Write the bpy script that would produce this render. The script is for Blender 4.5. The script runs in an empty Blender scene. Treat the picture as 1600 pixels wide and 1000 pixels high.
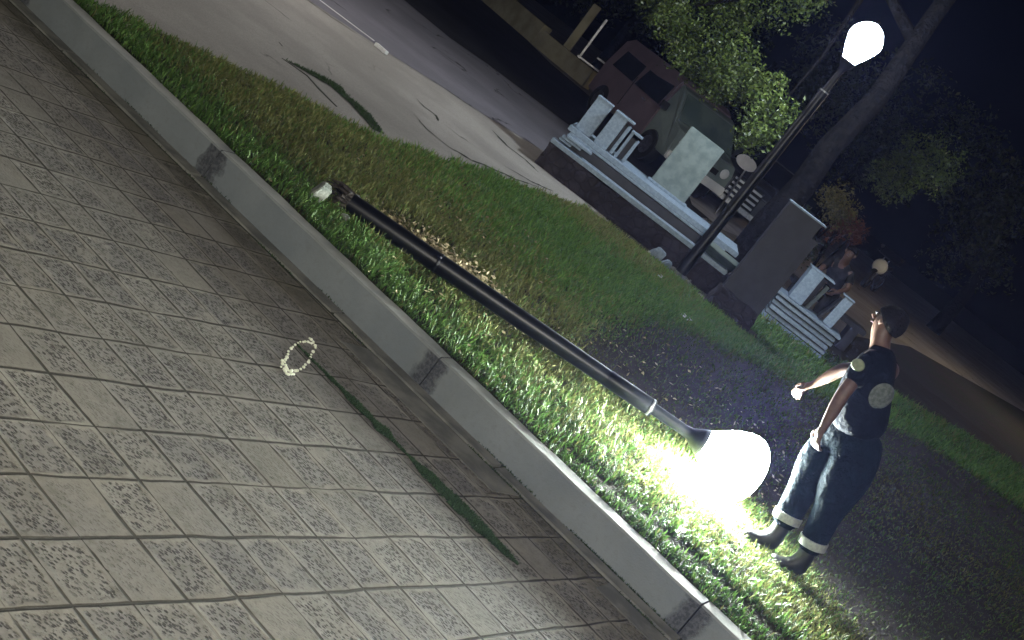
import bpy, bmesh, math, random
import numpy as np
from mathutils import Vector, Matrix
R = math.radians
PI = math.pi
S = bpy.context.scene
C = S.collection
rng = np.random.default_rng(7)
random.seed(7)

# ------------------------------------------------------------------ camera
cam = bpy.data.objects.new("camera", bpy.data.cameras.new("camera"))
C.objects.link(cam)
S.camera = cam
cam.location = (0, 0, 2.1)
PITCH, ROLL = R(12.6), R(37.5)
cam.matrix_world = (Matrix.Translation((0, 0, 2.1)) @ Matrix.Rotation(PI / 2 - PITCH, 4, 'X')
                    @ Matrix.Rotation(ROLL, 4, 'Z'))
cam.data.sensor_width = 36
cam.data.lens = 2200 / 1600 * 36
cam.data.clip_start = .05
cam.data.clip_end = 600
S.view_settings.view_transform = 'Standard'
S.view_settings.look = 'None'
S.view_settings.exposure = .15
S.view_settings.gamma = 1
S.render.resolution_x, S.render.resolution_y = 1024, 640

# ------------------------------------------------------------------ night sky
SUN_EL, SUN_AZ = 35, 200
w = bpy.data.worlds.new("World")
S.world = w
w.use_nodes = True
wn = w.node_tree
bg = wn.nodes['Background']
sky = wn.nodes.new('ShaderNodeTexSky')
sky.sky_type = 'NISHITA'
sky.sun_disc = False
sky.sun_elevation = R(SUN_EL)
sky.sun_rotation = R(SUN_AZ)
wn.links.new(sky.outputs[0], bg.inputs[0])
bg.inputs[1].default_value = .00004
sl = bpy.data.lights.new("moonlight", 'SUN')
sl.energy = .02
sl.angle = R(.5)
sl.color = (.8, .88, 1)
so = bpy.data.objects.new("moonlight", sl)
C.objects.link(so)
az, el = R(SUN_AZ), R(SUN_EL)
sd = Vector((math.sin(az) * math.cos(el), math.cos(az) * math.cos(el), math.sin(el)))
so.rotation_euler = sd.to_track_quat('Z', 'Y').to_euler()

# ------------------------------------------------------------------ node helpers
class NT:
    def __init__(s, name):
        s.m = bpy.data.materials.new(name)
        s.m.use_nodes = True
        s.t = s.m.node_tree
        s.b = s.t.nodes['Principled BSDF']
    def n(s, typ, ins=None, **pr):
        nd = s.t.nodes.new('ShaderNode' + typ)
        for k, v in pr.items():
            setattr(nd, k, v)
        for k, v in (ins or {}).items():
            s.put(nd.inputs[k], v)
        return nd
    def put(s, sock, v):
        if isinstance(v, bpy.types.NodeSocket):
            s.t.links.new(v, sock)
        elif isinstance(v, bpy.types.Node):
            s.t.links.new(v.outputs[0], sock)
        else:
            sock.default_value = v
    def math(s, op, a, b=0.0, c=0.0, clamp=False):
        return s.n('Math', {0: a, 1: b, 2: c}, operation=op, use_clamp=clamp).outputs[0]
    def mix(s, f, a, b):
        nd = s.n('Mix', data_type='RGBA')
        s.put(nd.inputs[0], f)
        s.put(nd.inputs[6], a if not isinstance(a, tuple) else (*a[:3], 1))
        s.put(nd.inputs[7], b if not isinstance(b, tuple) else (*b[:3], 1))
        return nd.outputs[2]
    def ramp(s, v, lo, hi, a=0.0, b=1.0):
        nd = s.n('MapRange', {0: v, 1: lo, 2: hi, 3: a, 4: b})
        nd.interpolation_type = 'SMOOTHSTEP'
        return nd.outputs[0]
    def noise(s, sc, det=4, vec=None, rough=.55):
        i = {'Scale': sc, 'Detail': det, 'Roughness': rough}
        if vec is not None:
            i['Vector'] = vec
        return s.n('TexNoise', i).outputs[0]
    def obj(s):
        return s.n('TexCoord').outputs['Object']
    def bump(s, h, st=.5, d=.01, nrm=None):
        i = {'Height': h, 'Strength': st, 'Distance': d}
        if nrm is not None:
            i['Normal'] = nrm
        s.put(s.b.inputs['Normal'], s.n('Bump', i).outputs[0])
    def fin(s, col=None, rough=None, metal=None, spec=None):
        if col is not None:
            s.put(s.b.inputs['Base Color'], (*col[:3], 1) if isinstance(col, tuple) else col)
        if rough is not None:
            s.put(s.b.inputs['Roughness'], rough)
        if metal is not None:
            s.b.inputs['Metallic'].default_value = metal
        if spec is not None:
            s.b.inputs['Specular IOR Level'].default_value = spec
        return s.m

def mottled(name, a, b, sc=6, rough=.7, bump=.3, bd=.004, metal=0, bsc=60, spec=.5):
    m = NT(name)
    o = m.obj()
    f = m.ramp(m.noise(sc, 5, o), .35, .65)
    m.bump(m.noise(bsc, 4, o), bump, bd)
    return m.fin(m.mix(f, a, b), rough, metal, .05 if 'cloth' in name else spec)

M = {}
M['black_paint'] = mottled('black_paint', (.0025, .003, .005), (.006, .007, .010), 9, .38, .25, .002, .3)
M['torn_metal'] = mottled('torn_metal', (.02, .015, .012), (.06, .05, .045), 30, .6, .6, .004, .6)
M['steel'] = mottled('steel', (.3, .3, .3), (.5, .5, .52), 20, .35, .2, .001, .9)
M['granite'] = mottled('granite', (.185, .245, .32), (.26, .335, .425), 30, .5, .25, .003, bsc=90)
M['granite_green'] = mottled('granite_green', (.10, .135, .14), (.165, .21, .205), 7, .5, .25, .003, bsc=90)
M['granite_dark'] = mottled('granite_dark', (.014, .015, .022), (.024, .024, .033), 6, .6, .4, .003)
M['concrete'] = mottled('concrete', (.13, .15, .135), (.24, .25, .22), 14, .85, .6, .006)
M['pale_concrete'] = mottled('pale_concrete', (.42, .40, .40), (.55, .53, .52), 3, .85, .3, .004)
M['bark'] = mottled('bark', (.0025, .0025, .003), (.008, .007, .007), 12, .95, 1.0, .05, bsc=16, spec=.08)
M['rubber'] = mottled('rubber', (.012, .012, .013), (.02, .02, .02), 20, .8)
M['maroon'] = mottled('maroon', (.15, .11, .125), (.18, .135, .15), 3, .35, .03)
M['pale_green_paint'] = mottled('pale_green_paint', (.17, .205, .19), (.21, .25, .23), 3, .35, .03)
M['white_paint'] = mottled('white_paint', (.7, .7, .7), (.8, .8, .78), 4, .4, .05)
M['grey_paint'] = mottled('grey_paint', (.06, .065, .07), (.09, .09, .1), 3, .3, .03)
M['dark_glass'] = mottled('dark_glass', (.01, .012, .014), (.02, .02, .025), 2, .08, 0)
M['green_glass'] = mottled('green_glass', (.10, .14, .13), (.15, .19, .17), 2, .1, 0)
M['skin'] = mottled('skin', (.085, .047, .035), (.12, .067, .05), 20, .55, .1)
M['hair'] = mottled('hair', (.004, .0035, .003), (.012, .009, .007), 90, .9, 1.0, .012, spec=.1)
M['navy_cloth'] = mottled('navy_cloth', (.0012, .0025, .0055), (.0025, .0045, .009), 14, .9, 1.0, .05, bsc=9)
M['teal_cloth'] = mottled('teal_cloth', (.0012, .0045, .008), (.0025, .008, .0125), 11, .9, 1.0, .05, bsc=9)
M['dark_cloth'] = mottled('dark_cloth', (.012, .012, .014), (.03, .03, .034), 11, .9, .5, .01)
M['boot'] = mottled('boot', (.006, .006, .007), (.012, .012, .012), 30, .5, .2)
M['reflective'] = mottled('reflective', (.26, .28, .28), (.36, .38, .37), 60, .4, .2)
M['emblem_grey'] = mottled('emblem_grey', (.06, .075, .07), (.13, .15, .14), 45, .8, .3)
M['emblem_dark'] = mottled('emblem_dark', (.06, .07, .07), (.10, .11, .11), 45, .8, .3)
M['patch'] = mottled('patch', (.16, .20, .12), (.24, .27, .18), 40, .8, .2)
M['paper'] = mottled('paper', (.75, .75, .72), (.85, .85, .82), 40, .8)
M['warm_wall'] = mottled('warm_wall', (.26, .24, .15), (.38, .35, .23), 2.5, .85, .3)
M['flare_dots'] = mottled('flare_dots', (.75, .8, .6), (.9, .92, .8), 60, .4)
M['flare_dots'].node_tree.nodes['Principled BSDF'].inputs['Roughness'].default_value = .3

def rubble():
    m = NT('dark_rubble')
    o = m.obj()
    v = m.n('TexVoronoi', {'Vector': o, 'Scale': 9.0}, feature='F1')
    d = m.n('TexVoronoi', {'Vector': o, 'Scale': 9.0}, feature='DISTANCE_TO_EDGE').outputs['Distance']
    j = m.ramp(d, -.04, .12)
    c = m.mix(m.ramp(m.noise(4, 4, o), .4, .65), (.022, .017, .021), (.045, .037, .044))
    m.bump(m.math('ADD', j, m.noise(40, 4, o)), .8, .015)
    return m.fin(m.mix(j, (.02, .016, .02), c), .85)
M['rubble'] = rubble()

def lamp_glow(name, col, st):
    m = NT(name)
    m.t.nodes.remove(m.b)
    e = m.n('Emission', {'Color': (*col, 1), 'Strength': st})
    m.t.links.new(e.outputs[0], m.t.nodes['Material Output'].inputs[0])
    return m.m

# pavers: uv = (across rows, along rows) counted in pavers
def pavers():
    m = NT('pavers')
    uv = m.n('UVMap').outputs[0]
    o = m.obj()
    wob = m.n('VectorMath', {0: m.n('TexNoise', {'Vector': o, 'Scale': 3.0, 'Detail': 4.0}).outputs['Color'],
                             1: (-.5, -.5, -.5)}, operation='ADD').outputs[0]
    wob = m.n('VectorMath', {0: wob, 'Scale': .12}, operation='SCALE').outputs[0]
    uvw = m.n('VectorMath', {0: uv, 1: wob}, operation='ADD').outputs[0]
    sp = m.n('SeparateXYZ', {0: uvw})
    a, b = sp.outputs[0], sp.outputs[1]
    fa, fb = m.math('FRACT', a), m.math('FRACT', b)
    ea = m.math('MINIMUM', fa, m.math('SUBTRACT', 1.0, fa))
    eb = m.math('MINIMUM', fb, m.math('SUBTRACT', 1.0, fb))
    cell = m.n('CombineXYZ', {0: m.math('FLOOR', a), 1: m.math('FLOOR', b)}).outputs[0]
    wn_ = m.n('TexWhiteNoise', {'Vector': cell})
    rnd = wn_.outputs['Value']
    rc = m.n('SeparateXYZ', {0: wn_.outputs['Color']})
    r2, r3 = rc.outputs[0], rc.outputs[1]
    # strength of the joints comes and goes
    jn = m.noise(1.7, 3, o)
    wa = m.ramp(jn, .25, .6, .012, .036)
    ja = m.ramp(ea, m.math('MULTIPLY', wa, .3), wa, 1.0, 0.0)
    wb = m.ramp(m.noise(4.0, 3, o), .34, .60, .010, .052)
    jb = m.ramp(eb, m.math('MULTIPLY', wb, .35), wb, 1.0, 0.0)
    jb = m.math('MULTIPLY', jb, m.ramp(m.noise(2.3, 2, o), .28, .42, .3, 1.0))
    joint = m.math('MAXIMUM', ja, jb)
    # pitted panel inside each paver
    en = m.math('MULTIPLY', m.math('SUBTRACT', m.noise(16, 4, o), .5), .30)
    panel = m.math('MULTIPLY', m.ramp(m.math('ADD', ea, en), .05, .13), m.ramp(m.math('ADD', eb, en), .05, .16))
    ps = m.ramp(rnd, .03, .22, .15, 1.0)
    panel = m.math('MULTIPLY', panel, ps)
    panel = m.math('MULTIPLY', panel, m.ramp(m.noise(5.5, 4, o), .30, .52, .25, 1.0))
    # stretched stipple (strokes along the paver rows)
    mp = m.n('Mapping', {'Vector': o, 'Rotation': (0, 0, R(-62)), 'Scale': (1.0, 1.7, 1.0)}).outputs[0]
    vo = m.n('TexVoronoi', {'Vector': mp, 'Scale': 56.0, 'Randomness': 1.0}, feature='F1').outputs['Distance']
    pr = m.noise(26, 3, o)
    pit = m.math('MULTIPLY', m.ramp(vo, .28, .52, 1.0, 0.0), m.ramp(pr, .34, .48))
    pit = m.math('MULTIPLY', pit, panel)
    few = m.math('MULTIPLY', m.ramp(m.n('TexVoronoi', {'Vector': mp, 'Scale': 21.0}, feature='F1').outputs['Distance'], .10, .2, 1.0, 0.0),
                 m.ramp(m.noise(9, 2, o), .55, .65))
    grit = m.noise(120, 5, o, .7)
    med = m.noise(22, 5, o, .7)
    h = m.math('SUBTRACT', m.math('MULTIPLY', grit, .25), m.math('MULTIPLY', joint, 1.3))
    h = m.math('SUBTRACT', h, m.math('MULTIPLY', pit, 1.0))
    h = m.math('SUBTRACT', h, m.math('MULTIPLY', few, .9))
    h = m.math('ADD', h, m.math('MULTIPLY', med, .5))
    h = m.math('SUBTRACT', h, m.math('MULTIPLY', panel, .35))
    m.bump(h, 1.0, .020)
    base = m.mix(r2, (.24, .225, .19), (.31, .295, .255))
    base = m.mix(m.ramp(m.noise(1.1, 4, o), .35, .7), base, m.mix(.5, base, (.20, .20, .20)))
    pcol = m.mix(r3, (.15, .145, .15), (.26, .25, .225))
    c = m.mix(m.math('MULTIPLY', panel, .75), base, pcol)
    c = m.mix(m.ramp(med, .35, .7, 0, .45), c, (.16, .15, .125))
    v2 = m.n('TexVoronoi', {'Vector': mp, 'Scale': 88.0}, feature='F1').outputs['Distance']
    p2 = m.math('MULTIPLY', m.math('MULTIPLY', m.ramp(v2, .18, .42, 1.0, 0.0), m.ramp(m.noise(14, 2, o), .45, .6)), m.math('ADD', m.math('MULTIPLY', panel, .7), .25))
    c = m.mix(m.math('MULTIPLY', p2, .7), c, (.06, .056, .052))
    c = m.mix(m.math('MULTIPLY', pit, .9), c, (.035, .032, .032))
    c = m.mix(m.math('MULTIPLY', few, .8), c, (.05, .045, .045))
    c = m.mix(m.math('MULTIPLY', joint, .9), c, (.022, .020, .015))
    c = m.mix(m.ramp(m.noise(.75, 6, o, .65), .48, .68, 0, .40), c, (.13, .115, .085))
    c = m.mix(m.ramp(m.noise(5.5, 5, o, .7), .5, .72, 0, .5), c, (.12, .112, .095))
    # damp, mossy dirt that gathers next to the gutter
    g = m.n('SeparateXYZ', {0: m.n('TexCoord').outputs['Object']})
    t = m.math('ADD', m.math('MULTIPLY', g.outputs[0], math.sin(R(21))), m.math('MULTIPLY', g.outputs[1], math.cos(R(21))))
    ds = m.math('ADD', t, m.math('MULTIPLY', m.noise(3, 5, o), .9))
    c = m.mix(m.ramp(ds, 6.15, 6.75, 0, .6), c, (.10, .095, .065))
    return m.fin(c, .88, spec=.25)
M['pavers'] = pavers()

def asphalt(name, a, b, cracks=True):
    m = NT(name)
    o = m.obj()
    c = m.mix(m.ramp(m.noise(.9, 6, o), .35, .68), a, b)
    sp = m.noise(90, 3, o)
    c = m.mix(m.ramp(sp, .3, .75, 0, .5), c, (a[0] * .5, a[1] * .5, a[2] * .5))
    h = m.noise(70, 4, o)
    if cracks:
        wv = m.n('VectorMath', {0: o, 1: m.n('VectorMath', {0: m.n('TexNoise', {'Vector': o, 'Scale': 1.6, 'Detail': 5.0}).outputs['Color'], 'Scale': .9}, operation='SCALE').outputs[0]}, operation='ADD').outputs[0]
        d = m.n('TexVoronoi', {'Vector': wv, 'Scale': .42}, feature='DISTANCE_TO_EDGE').outputs['Distance']
        ck = m.math('MULTIPLY', m.ramp(d, .002, .010, 1.0, 0.0), m.ramp(m.noise(.8, 2, o), .50, .6))
        c = m.mix(m.math('MULTIPLY', ck, .9), c, (.02, .02, .018))
        h = m.math('SUBTRACT', h, m.math('MULTIPLY', ck, 2.0))
    m.bump(h, .6, .006)
    return m.fin(c, .85, spec=.3)
M['path'] = asphalt('path_surface', (.29, .275, .25), (.40, .38, .35))
M['road'] = asphalt('road_surface', (.17, .165, .19), (.23, .22, .25))
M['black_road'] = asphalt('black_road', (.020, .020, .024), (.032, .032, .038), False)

def soil():
    m = NT('soil')
    o = m.obj()
    c = m.mix(m.ramp(m.noise(2.2, 6, o), .4, .6), (.030, .042, .018), (.042, .036, .028))
    c = m.mix(m.ramp(m.noise(60, 4, o), .45, .7, 0, .6), c, (.07, .058, .045))
    m.bump(m.noise(45, 6, o), 1.0, .02)
    return m.fin(c, .95, spec=.15)
M['soil'] = soil()
M['bare_soil'] = mottled('bare_soil', (.030, .024, .024), (.055, .045, .042), 3, .95, 1.0, .025, bsc=40, spec=.15)
M['dust'] = mottled('dust', (.15, .125, .10), (.22, .19, .15), 5, .95, .8, .01, bsc=70)

def kerbmat():
    m = NT('kerb_concrete')
    o = m.obj()
    c = m.mix(m.ramp(m.noise(2.5, 6, o), .3, .7), (.15, .172, .185), (.195, .217, .225))
    c = m.mix(m.ramp(m.noise(38, 4, o), .45, .75, 0, .35), c, (.14, .15, .15))
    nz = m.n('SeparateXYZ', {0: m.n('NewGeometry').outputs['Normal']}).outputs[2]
    c = m.mix(m.math('MULTIPLY', m.ramp(nz, .6, .9), m.ramp(m.noise(7, 5, o), .3, .6, .5, 1.0)), c, (.34, .35, .33))  # chalky top, made paler still to paint in the lamp light
    st = m.ramp(m.noise(.9, 4, o), .52, .7)
    c = m.mix(m.math('MULTIPLY', st, .5), c, (.15, .16, .15))
    sp = m.n('SeparateXYZ', {0: o})
    sk = m.math('SUBTRACT', m.math('MULTIPLY', sp.outputs[0], math.cos(R(21))), m.math('MULTIPLY', sp.outputs[1], math.sin(R(21))))
    u = m.math('ADD', m.math('DIVIDE', m.math('ADD', sk, 4.42), 1.79), 20.5)
    d = m.math('MULTIPLY', m.math('ABSOLUTE', m.math('SUBTRACT', m.math('FRACT', u), .5)), 1.79)
    d = m.math('ADD', d, m.math('MULTIPLY', m.math('SUBTRACT', m.noise(17, 5, o, .7), .5), .14))
    face = m.ramp(nz, .3, .8, 1.0, .25)
    sm = m.math('MULTIPLY', m.ramp(d, .045, .095, 1.0, 0.0), face)
    c = m.mix(m.math('MULTIPLY', sm, .85), c, m.mix(m.ramp(m.noise(60, 3, o), .4, .6), (.035, .037, .045), (.085, .09, .10)))
    m.bump(m.math('ADD', m.math('MULTIPLY', m.noise(110, 4, o), .6), m.math('MULTIPLY', m.math('MULTIPLY', m.noise(40, 5, o, .7), sm), 5.0)), .6, .006)
    return m.fin(c, .8, spec=.3)
M['kerb'] = kerbmat()
M['gutter'] = mottled('gutter', (.10, .102, .095), (.19, .19, .17), 5, .9, .8, .006, bsc=60)
M['kerb_patch'] = mottled('kerb_patch', (.045, .048, .055), (.12, .13, .14), 18, .95, 1.0, .02, bsc=50)
M['joint_dirt'] = mottled('joint_dirt', (.025, .028, .02), (.045, .05, .03), 12, .95, 1.0, .02)

def attr_mat(name, rough=.6, trans=.25, spec=.3):
    m = NT(name)
    a = m.n('Attribute', attribute_name='col')
    m.fin(a.outputs['Color'], rough, spec=spec)
    if trans:
        tr = m.n('BsdfTranslucent', {'Color': a.outputs['Color']})
        mx = m.n('MixShader', {0: trans, 1: m.b.outputs[0], 2: tr.outputs[0]})
        m.t.links.new(mx.outputs[0], m.t.nodes['Material Output'].inputs[0])
    return m.m
M['blade'] = attr_mat('grass_blade', .6, .3)
M['leaf'] = attr_mat('leaf', .38, .25, .5)
M['litter'] = attr_mat('dry_leaf', .8, .15)

# ------------------------------------------------------------------ mesh helpers
class MB:
    def __init__(s):
        s.v, s.f = [], []
    def add(s, vs, fs):
        k = len(s.v)
        s.v += [tuple(v) for v in vs]
        s.f += [tuple(i + k for i in f) for f in fs]
        return s
    def box(s, c, size, rz=0, rx=0, ry=0, tap=0):
        hx, hy, hz = [q / 2 for q in size]
        m = Matrix.Translation(c) @ Matrix.Rotation(rz, 4, 'Z') @ Matrix.Rotation(ry, 4, 'Y') @ Matrix.Rotation(rx, 4, 'X')
        vs = []
        for z in (-hz, hz):
            t = 1 - tap if z > 0 else 1
            for x, y in ((-hx, -hy), (hx, -hy), (hx, hy), (-hx, hy)):
                vs.append(m @ Vector((x * t, y * t, z)))
        return s.add(vs, [(3, 2, 1, 0), (4, 5, 6, 7), (0, 1, 5, 4), (1, 2, 6, 5), (2, 3, 7, 6), (3, 0, 4, 7)])
    def lathe(s, prof, n=20, mat=Matrix(), cap=True):
        vs, fs = [], []
        for r, z in prof:
            for k in range(n):
                a = 2 * PI * k / n
                vs.append(mat @ Vector((r * math.cos(a), r * math.sin(a), z)))
        for j in range(len(prof) - 1):
            for k in range(n):
                k2 = (k + 1) % n
                fs.append((j * n + k, j * n + k2, (j + 1) * n + k2, (j + 1) * n + k))
        if cap:
            fs.append(tuple(range(n - 1, -1, -1)))
            fs.append(tuple((len(prof) - 1) * n + k for k in range(n)))
        return s.add(vs, fs)
    def tube(s, pts, r, n=8):
        pts = [Vector(p) for p in pts]
        rs = r if isinstance(r, (list, tuple)) else [r] * len(pts)
        vs, fs = [], []
        up = Vector((0, 0, 1))
        for i, p in enumerate(pts):
            d = (pts[min(i + 1, len(pts) - 1)] - pts[max(i - 1, 0)]).normalized()
            u = d.cross(up if abs(d.z) < .95 else Vector((1, 0, 0))).normalized()
            v = d.cross(u)
            for k in range(n):
                a = 2 * PI * k / n
                vs.append(p + (u * math.cos(a) + v * math.sin(a)) * rs[i])
        for j in range(len(pts) - 1):
            for k in range(n):
                k2 = (k + 1) % n
                fs.append((j * n + k, j * n + k2, (j + 1) * n + k2, (j + 1) * n + k))
        fs.append(tuple(range(n - 1, -1, -1)))
        fs.append(tuple((len(pts) - 1) * n + k for k in range(n)))
        return s.add(vs, fs)
    def prism(s, poly, z0, z1):
        n = len(poly)
        vs = [(x, y, z0) for x, y in poly] + [(x, y, z1) for x, y in poly]
        return s.add(vs, [tuple(range(n - 1, -1, -1)), tuple(range(n, 2 * n))] +
                     [(i, (i + 1) % n, n + (i + 1) % n, n + i) for i in range(n)])
    def build(s, name, mat, parent=None, bev=0, smooth=False, sub=0, rough=0):
        me = bpy.data.meshes.new(name)
        me.from_pydata(s.v, [], s.f)
        bm = bmesh.new()
        bm.from_mesh(me)
        bmesh.ops.recalc_face_normals(bm, faces=bm.faces)
        if bev:
            bmesh.ops.bevel(bm, geom=list(bm.edges), offset=bev, segments=2, affect='EDGES', clamp_overlap=True)
        if sub:
            bmesh.ops.subdivide_edges(bm, edges=bm.edges, cuts=sub, use_grid_fill=True)
        if rough:
            from mathutils import noise
            for v in bm.verts:
                v.co += noise.noise_vector(v.co * 7) * rough + noise.noise_vector(v.co * 23) * rough * .5
        bm.to_mesh(me)
        bm.free()
        me.materials.append(M[mat] if isinstance(mat, str) else mat)
        if smooth:
            me.shade_smooth()
            try:
                me.set_sharp_from_angle(angle=R(40))
            except Exception:
                pass
        o = bpy.data.objects.new(name, me)
        C.objects.link(o)
        if parent:
            o.parent = parent
            o.matrix_parent_inverse = parent.matrix_world.inverted() if parent.matrix_world != Matrix() else Matrix()
        return o

def tag(o, label=None, cat=None, group=None, kind=None):
    for k, v in (('label', label), ('category', cat), ('group', group), ('kind', kind)):
        if v:
            o[k] = v
    return o

def empty(name, loc=(0, 0, 0), label=None, cat=None, group=None, mat=None):
    o = bpy.data.objects.new(name, None)
    C.objects.link(o)
    o.empty_display_size = .1
    o.matrix_world = mat if mat is not None else Matrix.Translation(loc)
    return tag(o, label, cat, group)

def local(o, parent):
    """make o (built in the parent's local coordinates) a child"""
    o.parent = parent
    o.matrix_parent_inverse = Matrix()
    return o

def np_mesh(name, V, F4, mat, col=None, F3=None):
    """V (n,3); F4 (m,4) quads; F3 tris"""
    me = bpy.data.meshes.new(name)
    n4 = len(F4) if F4 is not None else 0
    n3 = len(F3) if F3 is not None else 0
    me.vertices.add(len(V))
    me.vertices.foreach_set('co', np.asarray(V, np.float32).ravel())
    li = np.concatenate([np.asarray(F4, np.int32).ravel() if n4 else np.zeros(0, np.int32),
                         np.asarray(F3, np.int32).ravel() if n3 else np.zeros(0, np.int32)])
    me.loops.add(len(li))
    me.loops.foreach_set('vertex_index', li)
    me.polygons.add(n4 + n3)
    st = np.concatenate([np.arange(n4) * 4, n4 * 4 + np.arange(n3) * 3]).astype(np.int32)
    me.polygons.foreach_set('loop_start', st)
    if col is not None:
        a = me.attributes.new('col', 'FLOAT_COLOR', 'POINT')
        a.data.foreach_set('color', np.concatenate([col, np.ones((len(col), 1))], 1).astype(np.float32).ravel())
    me.update(calc_edges=True)
    me.validate()
    me.materials.append(M[mat])
    o = bpy.data.objects.new(name, me)
    C.objects.link(o)
    return o

def vnoise(x, y, sc, seed=0):
    """smooth value noise, numpy"""
    r = np.random.default_rng(seed).random((64, 64))
    X, Y = x * sc, y * sc
    i, j = np.floor(X).astype(int), np.floor(Y).astype(int)
    fx, fy = X - i, Y - j
    fx, fy = fx * fx * (3 - 2 * fx), fy * fy * (3 - 2 * fy)
    g = lambda a, b: r[a % 64, b % 64]
    return (g(i, j) * (1 - fx) + g(i + 1, j) * fx) * (1 - fy) + (g(i, j + 1) * (1 - fx) + g(i + 1, j + 1) * fx) * fy

# kerb frame: s along the kerb, t across it
KA = R(-21)
def K(s, t):
    return (s * math.cos(KA) - t * math.sin(KA), s * math.sin(KA) + t * math.cos(KA))
def KT(x, y):
    return x * math.cos(KA) + y * math.sin(KA), -x * math.sin(KA) + y * math.cos(KA)
GZ = .17

# ------------------------------------------------------------------ the ground
def quad_sheet(name, pts, z, mat, kind='structure'):
    me = bpy.data.meshes.new(name)
    me.from_pydata([(x, y, z) for x, y in pts], [], [tuple(range(len(pts)))])
    me.materials.append(M[mat])
    o = bpy.data.objects.new(name, me)
    C.objects.link(o)
    tag(o, kind=kind)
    return o

quad_sheet('ground', [K(-90, 6.45), K(90, 6.45), K(90, 100), K(-90, 100)], GZ - .005, 'soil')
pv = quad_sheet('pavement', [K(-60, -40), K(60, -40), K(60, 6.19), K(-60, 6.19)], 0, 'pavers')
uvl = pv.data.uv_layers.new(name='UVMap')
for i, l in enumerate(pv.data.loops):
    x, y, _ = pv.data.vertices[l.vertex_index].co
    uvl.data[i].uv = ((.883 * x - .469 * y + 2.253) / .267, (.407 * x + .9135 * y - 3.775) / .222)

# gutter strip with dirt-filled joints
g = MB()
for a in np.arange(-20, 20, 1.2):
    p = [K(a + .01, 6.215), K(a + 1.19, 6.215), K(a + 1.19, 6.345), K(a + .01, 6.345)]
    g.prism([K(a + .01, 6.228), K(a + 1.19, 6.225), K(a + 1.19, 6.335), K(a + .01, 6.332)], -.05, .006 + .002 * math.sin(a * 3))
tag(g.build('gutter', 'gutter'), kind='structure')
j = MB()
j.prism([K(-60, 6.19), K(60, 6.19), K(60, 6.37), K(-60, 6.37)], -.06, -.006)
tag(j.build('gutter_dirt', 'joint_dirt'), kind='structure')

m = MB()
m.prism([K(-2.95, 5.99), K(-1.85, 5.97), K(-1.80, 6.19), K(-2.9, 6.19)], -.05, .004)
m.prism([K(-1.2, 6.02), K(-.3, 6.0), K(-.3, 6.19), K(-1.2, 6.19)], -.05, .003)
tag(m.build('concrete_infill', 'gutter'), kind='structure')
# kerb: long cast stones with rough joints where the mortar has broken out
kerb = tag(bpy.data.objects.new('kerb', None), kind='structure')
C.objects.link(kerb)
s0 = -4.42
ks = [s0 + 1.79 * k for k in range(-8, 9)]
for k, a in enumerate(ks[:-1]):
    b = ks[k + 1]
    m = MB()
    N = 14
    for q in range(N):
        u0, u1 = a + .004 + (b - a - .008) * q / N, a + .004 + (b - a - .008) * (q + 1) / N
        pr = [(6.37, -.05), (6.372, .17), (6.382, .18), (6.500, .182), (6.512, .172), (6.512, -.05)]
        vs = []
        for u in (u0, u1):
            for t, z in pr:
                e = .0012 * math.sin(u * 11 + t * 40) + .001 * math.sin(u * 29)
                vs.append((*K(u, t + (e if t < 6.4 else e * 2)), z + (e * .7 if z > 0 else 0)))
        n = len(pr)
        fs = [(i, i + 1, n + i + 1, n + i) for i in range(n - 1)]
        if q == 0: fs.append(tuple(range(n - 1, -1, -1)))
        if q == N - 1: fs.append(tuple(range(n, 2 * n)))
        m.add(vs, fs)
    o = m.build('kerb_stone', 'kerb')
    o.parent = kerb
# asphalt footpath and road beyond the grass
PB = [(-9.0, -1.0), (-6.0, 3.5), (-4.4, 6.2), (-3.61, 7.91), (-3.30, 8.35), (-3.113, 8.777), (-2.72, 9.42), (-2.308, 10.10), (-2.05, 10.4), (-1.723, 10.80),
      (-1.45, 11.5), (-1.261, 12.012), (-1.006, 12.868), (-.65, 13.6), (-.294, 14.45), (-.1, 15.2), (.2, 16.6), (1.6, 17.4), (3.046, 17.9), (3.7, 19.6),
      (4.7, 23.6), (7, 30), (14, 40)]
def path_x(y):
    return np.interp(y, [p[1] for p in PB], [p[0] for p in PB])
random.seed(3)
pb2 = []
for (x0, y0), (x1, y1) in zip(PB[:-1], PB[1:]):
    n = max(1, int(math.hypot(x1 - x0, y1 - y0) / .12)) if y0 < 20 and y0 > 5 else 1
    for k in range(n):
        f = k / n
        jx = random.uniform(-.035, .035) if n > 1 else 0
        pb2.append((x0 + (x1 - x0) * f + jx, y0 + (y1 - y0) * f + jx))
pb2.append(PB[-1])
quad_sheet('footpath', pb2 + [(30, 60), (-30, 60), (-40, -1)], GZ + .004, 'path')
quad_sheet('road', [(-40, 12.3), (-5.5, 14.25), (-4.14, 14.85), (-3.81, 14.97), (-2.92, 15.5), (-2.21, 16.1), (-1.66, 16.45), (-.76, 17.4), (.0, 18.4), (1.5, 20.2), (1.5, 22.3),
                    (-1.25, 22.18), (-2.7, 22.0), (-3.4, 21.6), (-4.4, 22.0), (-6, 22.1), (-40, 22.6)], GZ + .008, 'road')
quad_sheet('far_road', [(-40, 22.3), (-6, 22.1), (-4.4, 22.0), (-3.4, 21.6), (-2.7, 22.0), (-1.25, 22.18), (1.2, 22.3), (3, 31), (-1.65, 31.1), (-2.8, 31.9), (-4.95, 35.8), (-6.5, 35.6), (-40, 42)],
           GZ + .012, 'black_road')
quad_sheet('plaza', [(1.25, 24.5), (1.9, 24.2), (3.0, 27.0), (2.9, 31), (1.9, 31.5), (1.0, 28.5)], GZ + .016, 'pale_concrete')
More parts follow.
